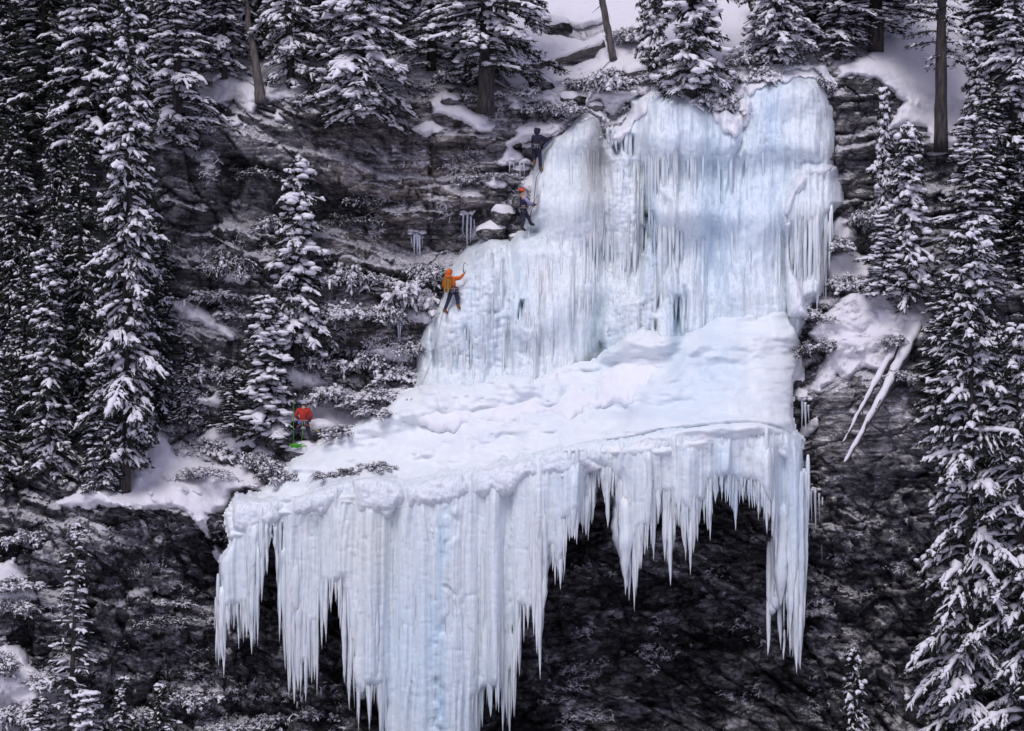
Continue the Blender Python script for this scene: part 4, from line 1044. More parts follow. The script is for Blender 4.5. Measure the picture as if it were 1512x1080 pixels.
tree('mid2', 278, 622, 505, 24, 'small dark spruce in front of the rock wall between ledge and tall narrow spruce', dy=.5)
tree('sapling', 345, 640, 555, 22, 'snowy sapling left of the lower snow loaded spruce', dy=.3)
tree('dark2', 128, 640, 190, 44, 'dark gappy spruce standing in shadow between the two leading left hand spruces', dy=1.0)
tree('dark', 232, 660, 330, 40, 'dark spruce right behind the tall narrow spruce', Y=3.6)
tree('dark', 30, 700, 380, 40, 'dark spruce tucked behind the dead grey snag', Y=3.9)
tree('mid', 150, 720, 520, 36, 'short snowy spruce at the foot of the tall narrow spruce', dy=.1)
tree('dark2', 306, 66, -200, 46, 'dark spruce far back on the upper left rim')
tree('dark', 160, 210, -220, 60, 'tall dark spruce crowding the tall narrow one at the top left', dy=.4)
tree('dark2', 570, 60, -220, 44, 'dark spruce peering over the wide drooping one')
tree('ragged2', 1200, 50, -240, 66, 'dim spruce far back above the right ice column')
tree('mid', 1462, 330, 120, 46, 'snow streaked spruce left of the dense dim one at the right border', dy=.8)
tree('dark2', 1500, 460, 180, 56, 'dim spruce at the right border above the snowy one halfway up', Y=5.0)
tree('mid', 1390, 620, 400, 44, 'spruce peeking out left of the biggest right hand spruce', Y=.8)
# top middle and right
tree('laden', 1022, 140, -150, 56, 'plastered white spruce above the main ice column', dy=.4)
tree('laden2', 965, 100, -130, 26, 'rime coated young spruce at the top edge left of the plastered white one')
tree('bottomheavy', 1150, 88, -190, 62, 'frosted drooping spruce above the rightmost ice column', dy=.3)
tree('high', 1292, 72, -170, 96, 'spruce with a short thick dark trunk on the snow slope at the upper right')
tree('ragged', 1236, 84, -210, 56, 'dark spruce behind the frosted drooping one at the upper right')
tree('trunky', 1388, 214, -250, 62, 'old conifer with a long bare trunk and few branches on the right snow slope')
tree('laden2', 1440, 250, 35, 26, 'narrow upright spruce right of the bare trunked conifer', dy=.6)
tree('ragged2', 1494, 310, -80, 74, 'dense dim spruce at the right border near the top', dy=.7)
tree('dark2', 1470, 90, -250, 60, 'dark spruce in the upper right corner')
tree('dark', 1530, 120, -240, 60, 'blackish spruce cut off by the upper right border')
tree('laden2', 1302, 345, 130, 20, 'thin candle like spruce with round snow pads beside the right ice edge', dy=.9)
tree('laden', 1340, 440, 185, 42, 'snow padded spruce right of the thin candle like one', dy=.8)
tree('laden2', 1306, 432, 318, 34, 'low bushy spruce under the thin candle like one', dy=.9)
tree('ragged', 1440, 540, 170, 70, 'mid sized spruce above the biggest right hand spruce', dy=.9)
tree('mid', 1500, 560, 330, 50, 'snowy spruce at the right border halfway up', Y=4.5)
tree('big', 1428, 1240, 330, 112, 'biggest spruce with long snow striped branches along the right side', Y=-3.2)
tree('big2', 1524, 1260, 480, 115, 'large spruce cut off by the lower right border', Y=-4.2)
tree('sapling', 1264, 1190, 958, 20, 'thin snow spotted spruce top poking up at the foot of the right cliff', Y=-2.4)
# lower left
tree('thin', 104, 1130, 768, 34, 'thin half bare snag like conifer in front of the lower left cliff', Y=-1.6, cat='dead tree')
tree('mid2', 240, 1200, 1010, 40, 'dark small spruce at the bottom edge right of the thin snag like conifer', Y=-1.8)
tree('mid', 60, 1230, 1030, 44, 'snow clotted young spruce in the lower left corner', Y=-3.0)
tree('laden2', 130, 1210, 1020, 44, 'heavily snowed young conifer at the bottom edge beside the lower left corner', Y=-2.6)
tree('mid2', 178, 1200, 1000, 36, 'dim young spruce between two others at the bottom edge on the left', Y=-1.6)

# dead snag with curling bare branches on the left border
def snag(px, base, top, label, lean):
    y = surfY(px, base) - 1.4
    root = empty('dead_snag', at(px, base, y), label, 'dead tree')
    g = np.random.default_rng(21); tr, sn = MB(), []
    H = (base - top) * KPX * 1.05
    t = np.linspace(0, 1, 18)
    P = np.stack([lean * t + .06 * np.sin(t * 9), 0 * t, H * t], -1)
    tr.tube(P, .10 * (1 - t) + .02, n=6, rough=.1)
    SC = []
    for i in range(46):
        f = g.uniform(.1, .97); az = g.uniform(0, 6.28); L_ = (1.25 - f) * g.uniform(.3, .95)
        q = np.linspace(0, 1, 7)
        b0 = np.array([lean * f + .06 * math.sin(f * 9), 0, H * f])
        B = np.stack([b0[0] + math.cos(az) * L_ * q, b0[1] + math.sin(az) * L_ * q, b0[2] - L_ * (.3 * q + .9 * q ** 2)], -1)
        tr.tube(B, np.linspace(.028, .008, 7), n=4)
        for _ in range(5):
            SC.append(B[g.integers(1, 7)] + [0, 0, .02])
    SC += list(P[g.integers(2, 18, 26)] + [.03, -.03, 0])
    SC = np.array(SC)
    V, F = lumps(SC, g.uniform(.03, .065, (len(SC), 3)), g)
    link('trunk', tr.mesh('snag_trunk', M['grey_wood']), root); link('snow', mesh_np('snag_snow', V, F, [M['tree_snow']]), root)
snag(6, 590, 362, 'dead grey snag with drooping bare branches at the left border', 1.0)

# ------------------------------------------------------------------ frosted shrubs
def shrub(name, seed, R, n=16, ls=.06, twigs=30, up=.9, nl=2, gap=.22):
    g = np.random.default_rng(seed); tw = MB(); SP_, SR, PC, PD = [], [], [], []
    for i in range(n):
        az = g.uniform(0, 6.28); el = g.uniform(.05, 1.35) * up; L_ = R * g.uniform(.55, 1.15)
        q = np.linspace(0, 1, 9)
        d = np.array([math.cos(az) * math.cos(el), math.sin(az) * math.cos(el), math.sin(el)]); o0 = np.array([g.normal(0, .28), g.normal(0, .15), g.uniform(0, .12)]) * R
        B = o0 + d[None] * L_ * q[:, None]; B[:, 2] -= L_ * .45 * q ** 2.2; B[1:-1] += g.normal(0, .035 * R, (7, 3))
        tw.tube(B, np.linspace(.022, .008, 9), n=4, cap=False)
        r = ridge(B, ls * .8, g, gap + .2); SP_.append(B + np.stack([0 * r, 0 * r, r * .4], -1)); SR.append(r)
        for k in range(twigs):
            s_ = g.uniform(.25, 1); b0 = np.array([np.interp(s_, q, B[:, z]) for z in range(3)])
            dd = d * .35 + g.normal(0, .8, 3); dd /= np.linalg.norm(dd); tl = R * g.uniform(.08, .32)
            v_ = np.linspace(0, 1, 5)
            T_ = b0[None] + dd[None] * tl * v_[:, None]; T_[:, 2] -= .35 * tl * v_ ** 2; T_[1:] += g.normal(0, .022 * R, (4, 3))
            tw.tube(T_[[0, 2, 4]], [.010, .007, .004], n=3, cap=False)
            r = ridge(T_, ls * g.uniform(.45, 1.25), g, gap + .08); SP_.append(T_ + np.stack([0 * r, 0 * r, r * .4], -1)); SR.append(r)
            for w_ in T_[1:]:
                for _ in range(nl): PC.append(w_ + g.normal(0, .03, 3)); PD.append(dd + g.normal(0, .7, 3) - [0, 0, .5])
    V, Q = fingers(SP_, SR)
    sn = mesh_np(name + '_snow', V, Q, [M['tree_snow']])
    V, F = blades(np.array(PC), np.array(PD), .11, .016, g)
    return {'branches': tw.mesh(name + '_branches', M['twigs']), 'foliage': mesh_np(name + '_foliage', V, F, [M['needles']], False), 'snow': sn, 'R': R}
SP = {'round': shrub('round', 31, 1.0, 26, .056), 'round2': shrub('round2', 32, 1.0, 24, .060), 'spread': shrub('spread', 33, 1.2, 26, .058, up=.6), 'thin': shrub('thinshrub', 34, 1.0, 20, .030, 18, nl=2, gap=.3), 'fat': shrub('fat', 35, 1.0, 28, .078, 20, nl=3, gap=.08)}
def bush(kind, px, base, half, label, tall=1.0, dy=.25, Y=None):
    p = SP[kind]; y = surfY(px, base) - dy if Y is None else (float(apronY(np.array(float(px)), np.array(float(base)))) - .12 if Y == 'apron' else Y)
    s = half * KPX * (y + DIST) / DIST / p['R']
    root = empty('snowy_shrub', at(px, base, y), label, 'shrub', 'frosted shrubs on the cliff ledges', (px * 2.3) % 6.28)
    root.scale = (s, s, s * tall)
    for k in ('branches', 'foliage', 'snow'): link(k, p[k], root)
for a in [
    ('fat', 600, 452, 52, 'big frosted shrub on the ledge left of the orange climber', 1.05, .5), ('round', 636, 412, 34, 'white shrub just above the head of the orange climber', 1.0, .4), ('round', 566, 474, 34, 'frosted shrub above the pale ochre rock band', .9),
    ('round2', 510, 420, 40, 'frosted shrub on the wall right of the tallest loaded spruce', 1.1), ('thin', 545, 300, 38, 'thin frosted twigs on the upper rock wall', .7), ('thin', 520, 330, 34, 'sparse frosted twigs below those on the upper rock wall', .7),
    ('thin', 342, 400, 42, 'leafless frosted bush on the wall left of the loaded spruces', 1.3), ('spread', 322, 440, 46, 'low frosted shrub above the left wall snow ledge', .7), ('thin', 375, 260, 42, 'faint frosted twigs under the dark overhang', .6),
    ('round', 500, 520, 36, 'frosted shrub below the pale ochre rock band', 1.0), ('round2', 545, 545, 38, 'drooping frosted shrub under the slim icicle ledge', 1.0), ('fat', 590, 560, 32, 'snow heaped shrub at the left foot of the ice step', .9), ('round2', 606, 520, 22, 'small frosted shrub in the corner beside the ice step', 1.0),
    ('fat', 480, 590, 40, 'snow heaped shrub right above the red clad belayer', .7), ('spread', 530, 600, 38, 'low snow covered shrub beside the snow bank right of the belayer', .6), ('round', 470, 470, 34, 'frosted shrub right of the tallest loaded spruce trunk', 1.0),
    ('fat', 325, 672, 44, 'snow capped shrub left of the belayer on the ledge', .8), ('round', 385, 690, 34, 'dark rooted snowy shrub below the belayer on the left', 1.0), ('round2', 425, 712, 26, 'grassy frosted clump at the left end of the ice apron', .9, 0, 'apron'), ('spread', 300, 700, 34, 'low snowy shrub on the left snow ledge', .7),
    ('round', 484, 706, 26, 'tuft of frosted grass poking out of the ice apron', .6, 0, 'apron'), ('round2', 560, 692, 26, 'second frosted tuft on the apron near its lip', .6, 0, 'apron'), ('thin', 520, 700, 24, 'sparse frosted tuft between the two on the apron', .6, 0, 'apron'),
    ('fat', 1252, 428, 34, 'round snow capped bush beside the right edge of the ice', .9, .8), ('thin', 1188, 520, 30, 'spindly frosted bush in the corner right of the apron', 1.0, .5), ('round2', 1222, 515, 24, 'dark leaved shrub poking from the right snow pillow', .8), ('round', 1318, 508, 22, 'dark conifer shrub beside the leaning dead trunks', .9, .5),
    ('round', 1276, 330, 30, 'snowy shrub left of the candle like spruce', 1.0, .6), ('fat', 1380, 500, 30, 'snowed under bush above the leaning dead trunks', .7, .6), ('round', 690, 268, 24, 'frosted shrub on the rock left of the red helmeted climber', .7), ('spread', 740, 262, 26, 'snow plastered ledge shrub beneath the black clad climber', .6),
    ('fat', 900, 130, 40, 'snow smothered shrub at the top left corner of the ice wall', .9), ('fat', 1075, 165, 36, 'rime coated shrub between the two ice columns', .9), ('round', 700, 150, 30, 'frosted shrub at the base of the thick bare trunk', .7), ('round2', 800, 165, 34, 'snowy shrub at the rim above the black clad climber', .6), ('round', 960, 120, 30, 'snowy shrub under the rime coated young spruce', .7), ('fat', 1125, 120, 36, 'snow smothered shrub below the frosted drooping spruce', .9),
    ('spread', 240, 890, 34, 'frosted patch of shrub on the lower left cliff face', .5), ('thin', 250, 920, 40, 'sparse frosted twigs under the patch on the lower left cliff', .5), ('round', 30, 900, 34, 'dark shrub under the left border snow patch', .8), ('spread', 1205, 905, 20, 'snow tuft at the foot of the right hand ice pillar', .7),
    ('fat', 770, 140, 30, 'snow smothered shrub below the fallen log', .7), ('round', 850, 130, 26, 'small snowy shrub on the bank right of the broken branches', .8), ('fat', 840, 165, 26, 'snow heaped shrub at the head of the left ice pillar', .7), ('round2', 690, 110, 30, 'snowy shrub on the bank left of the thick bare trunk', .7), ('round', 620, 130, 26, 'frosted shrub on the rim under the wide drooping spruce', .7),
    ('fat', 930, 60, 30, 'snow heaped shrub at the foot of the grey leaning trunk', .8), ('round', 1210, 130, 26, 'frosted shrub at the right shoulder of the ice wall', .9), ('round2', 1100, 95, 34, 'rime coated shrub under the frosted drooping spruce', .8), ('round', 450, 150, 30, 'snowy shrub on the upper left rim left of the drooping spruce', .7), ('round2', 290, 190, 30, 'snowy shrub at the left end of the rim snow', .7),
    ('round', 560, 420, 30, 'frosted shrub between the wall ledges left of the biggest one', .9), ('round', 400, 340, 36, 'frosted shrub left of the tallest loaded spruce', .9), ('round2', 300, 560, 34, 'frosted shrub on the wall right of the tall narrow spruce', .9), ('round', 350, 560, 30, 'frosted shrub between sapling and lower loaded spruce', .9), ('round2', 470, 540, 34, 'frosted shrub right of the lower loaded spruce', .9), ('spread', 600, 590, 30, 'low frosted shrub at the left foot of the ice wall', .6),
    ('round', 90, 1000, 40, 'frosted shrub beside the thin snag like conifer', .8), ('spread', 190, 1060, 50, 'dim snowy undergrowth shrub at the bottom left', .7), ('round2', 280, 1040, 40, 'dark frosted shrub low on the left cliff', .8), ('round', 460, 1060, 34, 'frosted shrub under the big curtain at the bottom edge', .8), ('round2', 850, 1060, 34, 'frosted shrub at the bottom edge right of the curtain', .7), 
    ('round2', 505, 642, 30, 'frosted shrub along the upper edge of the ice apron right of the belayer', .7, 0, 'apron'), ('round', 400, 700, 30, 'snowy shrub where the left ledge meets the ice apron', .8, 0, 'apron'), ('spread', 560, 612, 34, 'low frosted shrub where the apron meets the ice step', .6, 0, 'apron'),
    ('fat', 1240, 366, 26, 'snow plastered bush beside the hanging icicles right of the wall', .9, .8), ('fat', 1205, 470, 26, 'snowy bush at the right foot of the ice wall', .8, .6), ('round', 1330, 560, 26, 'frosted bush between the leaning trunks and the biggest spruce', .8, .4), ('fat', 660, 120, 30, 'snow smothered shrub beside the thick bare trunk on the rim', .8), ('fat', 1040, 150, 34, 'snow smothered shrub under the plastered white spruce', .8), ('fat', 990, 128, 30, 'snow buried shrub right of the rime coated young spruce', .8),
    ('fat', 420, 470, 34, 'snow heaped shrub on the wall left of the tallest loaded spruce', .8), ('fat', 345, 470, 36, 'snow heaped shrub on the left wall snow ledge', .7), ('fat', 520, 470, 36, 'snow heaped shrub on the wall left of the biggest frosted one', .9), ('fat', 560, 590, 34, 'snow heaped shrub on the bank above the belayer to the right', .7),
    ('fat', 18, 868, 40, 'snow heaped shrub on the left border snow patch', .6), ('fat', 60, 1010, 40, 'snow heaped shrub on the corner drift at the lower left', .6), ('round', 0, 985, 40, 'frosted shrub at the lower left border', .8), ('round2', 40, 800, 34, 'frosted shrub on the left border rock', .8),
    ('spread', 20, 1060, 60, 'broad snow covered shrub in the lower left corner', .9), ('spread', 330, 1080, 44, 'dim frosted shrub at the bottom edge left of the big ice curtain', .7), ('round', 395, 1070, 34, 'frosted shrub at the bottom edge under the left icicles', .8),
]:
    bush(*a)

# frost feathers and grass tufts plastered on the faces: nobody could count them
g = np.random.default_rng(77)
SC, SS, BC, BD = [], [], [], []
def frost(x0, x1, y0, y1, n, size, pw=1.0):
    for _ in range(n):
        px, py = g.uniform(x0, x1), g.uniform(y0, y1)
        if vn(np.array(px / 46.), np.array(py / 34.), 501) < .05: continue
        Y = surfY(px, py)
        c = np.array(at(px, py, Y - .02)); k = g.integers(9, 20); s = size * g.lognormal(0, .45) * 1.15
        for _ in range(k):
            d = g.normal(0, 1, 3) * [1, .35, .40] + [0, -.25, .0]; d /= np.linalg.norm(d)
            v_ = np.linspace(0, 1, 5); P = c + g.normal(0, 1, 3) * [s * 1.1, .02, s * .55] + d * s * g.uniform(.3, .9) * v_[:, None]; P = P + g.normal(0, s * .05, (5, 3)); P[:, 2] -= s * .3 * v_ ** 2
            SC.append(P); SS.append(s * .06 * g.lognormal(0, .35, 5) * [.8, 1, .9, .8, .2])
        d = g.normal(0, 1, (k, 3)) * [1, .6, .7] + [0, -.4, -.2]
        BC.extend(np.repeat(c[None], k, 0)); BD.extend(d)
frost(790, 1130, 830, 1080, 300, .10); frost(820, 1000, 880, 1080, 160, .12); frost(340, 560, 940, 1100, 260, .14); frost(200, 340, 760, 1100, 170, .10)
frost(440, 760, 220, 420, 420, .10); frost(250, 420, 330, 640, 420, .13); frost(440, 620, 420, 620, 420, .14); frost(1190, 1360, 700, 1060, 160, .09); frost(640, 800, 200, 350, 120, .10); frost(40, 260, 760, 1080, 110, .10); frost(260, 560, 560, 720, 260, .14); frost(1190, 1300, 400, 560, 60, .10); frost(730, 920, 100, 190, 160, .12); frost(180, 330, 220, 420, 120, .09)
V, F = fingers(SC, SS)
V2, F2 = blades(np.array(BC), np.array(BD), .22, .014, g)
tag(link('frosted_ground_cover', mesh_np('frosted_ground_cover', np.vstack([V, V2]), [F, F2 + len(V)], [M['tree_snow']])), 'white frost feathers and snowed grass tufts clinging to the rock faces', 'ground cover', kind='stuff')
# ------------------------------------------------------------------ logs, boulders, ropes, climbers
def frontY(px, py):
    y = surfY(px, py)
    Yw, xs_, ys_, in_ = WALL
    i = int(round((px - xs_[0]) / 1.9)); j = int(round((py - ys_[0]) / 1.9))
    if 0 <= i < len(xs_) and 0 <= j < len(ys_) and in_[j, i] > 0: y = min(y, float(Yw[j, i]))
    return y

def dead_log(name, pts, r0, r1, label, mat='grey_wood', snow=1.0, cat='log', n=26, seed=1):
    """pts: (px, py, Y) along the trunk; a ridge of snow lies on it"""
    g = np.random.default_rng(seed)
    P3 = np.array([at(*p) for p in pts], float)
    q = np.linspace(0, 1, n); k = np.linspace(0, 1, len(P3))
    P = np.stack([np.interp(q, k, P3[:, i]) for i in range(3)], -1) + g.normal(0, .012, (n, 3))
    root = empty(name, P[0], label, cat)
    P = P - P[0]
    mb = MB(); R = np.linspace(r0, r1, n)
    mb.tube(P, R, n=9, seed=seed, rough=.10)
    for _ in range(14):
        i = g.integers(3, n - 2); dd = g.normal(0, 1, 3); dd /= np.linalg.norm(dd)
        mb.tube([P[i], P[i] + dd * r0 * g.uniform(1.5, 4)], [r0 * .14, r0 * .05], n=5)
    link('trunk', mb.mesh(name + '_wood', M[mat]), root)
    if snow:
        r = R * g.uniform(.78, 1.15, n) * snow; r[0] *= .5; r[-1] *= .4
        Z = P + np.stack([0 * r, -.25 * R, R * .55], -1)
        V, Q = fingers([Z], [r], n=9, flat=.8)
        link('snow', mesh_np(name + '_snow', V, Q, [M['snow']]), root)
    return root
yt = surfY(1346, 494)
dead_log('dead_tree_trunk', [(1360, 472, yt + .7), (1300, 590, -.7), (1246, 686, -1.0)], .27, .07, 'thicker of two snow covered dead trunks leaning down the right rock face', seed=2, snow=1.0)
dead_log('dead_tree_trunk', [(1341, 477, yt + .6), (1290, 570, -.5), (1243, 656, -.8)], .19, .04, 'thinner of two snow covered dead trunks leaning down the right rock face', seed=3, snow=1.0)
dead_log('fallen_log', [(726, 104, surfY(728, 100) - .2), (800, 95, surfY(800, 92) - .25), (892, 66, surfY(890, 64) - .2)], .16, .22, 'fallen log half buried in snow on the slope above the rim', seed=4, snow=.95)
dead_log('broken_branch', [(726, 118, surfY(728, 118) - .2), (764, 138, surfY(764, 138) - .3)], .10, .05, 'short broken branch lying under the fallen log', seed=5)
dead_log('broken_branch', [(742, 112, surfY(742, 112) - .25), (762, 134, surfY(762, 134) - .35)], .09, .04, 'stubby broken branch crossing the other one under the fallen log', seed=6)
dead_log('bare_trunk', [(906, 88, surfY(906, 88) - .1), (893, 20, surfY(906, 88) - .2), (880, -50, surfY(906, 88) - .3)], .17, .13, 'grey bare trunk leaning left on the snow slope above the ice', cat='dead tree', seed=7, snow=0)
dead_log('bare_trunk', [(385, 152, surfY(385, 150) - .3), (378, 95, surfY(385, 150) - .2), (366, 30, surfY(385, 150)), (360, -40, surfY(385, 150) + .2)], .24, .05, 'split grey snag with a thin leaning top on the upper left rim', cat='dead tree', seed=8, snow=.35)
dead_log('bare_trunk', [(968, 96, surfY(968, 96) - .2), (962, 30, surfY(968, 96) - .2), (958, -40, surfY(968, 96) - .2)], .22, .18, 'ice plastered trunk at the top edge above the left ice columns', cat='dead tree', seed=9, snow=.9)
dead_log('bare_trunk', [(1122, 40, surfY(1122, 40)), (1108, 0, surfY(1122, 40)), (1100, -50, surfY(1122, 40))], .20, .14, 'frosted pale trunk at the top edge above the right ice columns', cat='dead tree', seed=10, snow=.9)
dead_log('bare_trunk', [(330, 640, surfY(330, 640) - .4), (345, 600, surfY(330, 640) - .4), (366, 566, surfY(330, 640) - .3)], .06, .03, 'thin leaning stick among the shrubs on the left ledge', cat='dead tree', seed=12, snow=.8)

def boulder(px, py, rx, ry, label, dy=.1, seed=1, snow=True, y=None, tone=1.9):
    g = np.random.default_rng(seed)
    Y = surfY(px, py) - dy if y is None else y
    s = KPX * (Y + DIST) / DIST
    root = empty('boulder', at(px, py, Y), label, 'boulder', 'boulders on the ledges')
    V, F = ICO3[0].copy(), ICO3[1]
    for _ in range(22):                                     # chop flat faces
        n = g.normal(0, 1, 3); n /= np.linalg.norm(n); c = g.uniform(.62, .9)
        d = V @ n; V -= np.clip(d - c, 0, None)[:, None] * n
    V *= (1 + .05 * vn(V[:, 0] * 4 + V[:, 1], V[:, 2] * 6, seed))[:, None]
    V = V * [rx * s, .8 * (rx + ry) / 2 * s, ry * s]
    o = link('rock', mesh_np('boulder_rock', V, F, [M['rock']], False, {'snow': np.clip(V[:, 2] / (ry * s) * .7 - .25, 0, .5), 'ochre': np.full(len(V), .2), 'tone': np.tile((tone, tone, tone, 1), (len(V), 1))}), root)
    if snow:
        zz = V[:, 2] / (ry * s); top_ = sstep(.05, .55, zz + .25 * vn(V[:, 0] / (rx * s) * 2.5, V[:, 1] / (rx * s) * 2.5, seed + 3))
        W_ = V * (.93 + .12 * top_)[:, None] + np.array([0, -.02, .16 * ry * s]) * top_[:, None]
        link('snow', mesh_np('boulder_snow', W_, ICO3[1], [M['snow']]), root)
boulder(742, 322, 22, 19, 'grey boulder beside the legs of the red helmeted climber', .3, 1)
boulder(728, 346, 26, 20, 'big frosted boulder below the other one left of the red helmeted climber', .4, 2)
boulder(766, 300, 14, 12, 'small boulder behind the red helmeted climber', .1, 3, False)
boulder(760, 352, 14, 9, 'flat stone at the feet of the red helmeted climber', .4, 4)
boulder(786, 222, 22, 14, 'brown block under the snow cap beside the black clad climber', .2, 5)
boulder(764, 256, 20, 13, 'icy block below the snow cap beside the black clad climber', .2, 6)
boulder(466, 638, 44, 18, 'grey boulder right behind the legs of the belayer', .2, 7, tone=5.0)
boulder(446, 672, 40, 18, 'snowy block the belayer stands on', 0, 27, y=surfY(446, 650) - .9)
boulder(432, 625, 26, 16, 'rounded boulder left of the belayer', .0, 8)
boulder(410, 652, 22, 22, 'pale brown rock with snow cap left of the green rope pile', .4, 9)
boulder(350, 668, 30, 22, 'snow covered boulder among the shrubs on the left ledge', .3, 10)
boulder(1216, 760, 16, 26, 'rounded rock below the snow capped ledge at the right of the curtain', .1, 12, False)
boulder(525, 478, 34, 10, 'pale ochre rock slab jutting out of the wall between frosted shrubs', .4, 13, False)
boulder(270, 318, 34, 18, 'square grey block sticking out of the left wall', .3, 14, False)
boulder(820, 40, 30, 16, 'rock hollowed under snow at the top edge above the fallen log', .2, 15)
boulder(800, 128, 26, 14, 'snow loaded boulder on the bank left of the fixed rope', .1, 17)
boulder(846, 148, 24, 14, 'snow loaded boulder at the rim beside the fixed rope', .1, 18)
boulder(764, 164, 20, 12, 'dark boulder at the rim right of the thick bare trunk', .1, 19)
boulder(936, 112, 24, 18, 'snow capped boulder at the top left shoulder of the ice wall', .1, 20)
boulder(664, 150, 20, 10, 'snow ringed rock on the rim left of the thick bare trunk', .1, 21)
boulder(1380, 232, 22, 12, 'dark rock at the foot of the old bare trunked conifer', .2, 22)
boulder(880, 160, 16, 10, 'dark stone at the head of the left ice pillar', .3, 16)

def rope(name, pts, r, mat, label, cat='rope', n=60, off=.07):
    """pts: (px, py[, Y])"""
    k = np.linspace(0, 1, len(pts)); q = np.linspace(0, 1, n)
    px = np.interp(q, k, [p[0] for p in pts]); py = np.interp(q, k, [p[1] for p in pts])
    P = []
    for x, y, t in zip(px, py, q):
        P.append(at(x, y, frontY(x, y) - off))
    P = np.array(P, float)
    if len(pts[0]) == 3: P = np.array([at(x, y, np.interp(t, k, [p[2] for p in pts])) for x, y, t in zip(px, py, q)], float)
    mb = MB(); mb.tube(P - P[0], np.full(n, r), n=6)
    o = link(name, mb.mesh(name, M[mat]), None, P[0])
    return tag(o, label, cat)

def skin(name, pts, edges, mat, sub=2, root=0):
    bm = bmesh.new(); lay = bm.verts.layers.skin.verify()
    vs_ = []
    for i, (p, r) in enumerate(pts):
        v = bm.verts.new(p); v[lay].radius = (r, r) if not isinstance(r, tuple) else r; v[lay].use_root = (i == root); vs_.append(v)
    for a, b_ in edges: bm.edges.new((vs_[a], vs_[b_]))
    me = bpy.data.meshes.new(name); bm.to_mesh(me); bm.free()
    o = bpy.data.objects.new(name, me); COL.objects.link(o)
    sk = o.modifiers.new('skin', 'SKIN'); sk.use_smooth_shade = True
    ss = o.modifiers.new('sub', 'SUBSURF'); ss.levels = ss.render_levels = sub
    dg = bpy.context.evaluated_depsgraph_get()
    m2 = bpy.data.meshes.new_from_object(o.evaluated_get(dg))
    bpy.data.objects.remove(o); bpy.data.meshes.remove(me)
    m2.name = name; m2.materials.clear(); m2.materials.append(M[mat])
    return m2

def ellipsoid(C, S, seed=1, jit=.05, tm=None):
    V, F = tm or ICO3
    return np.asarray(C) + V * np.asarray(S) * (1 + jit * vn(V[:, 0] * 3 + seed, V[:, 2] * 3, seed))[:, None], F

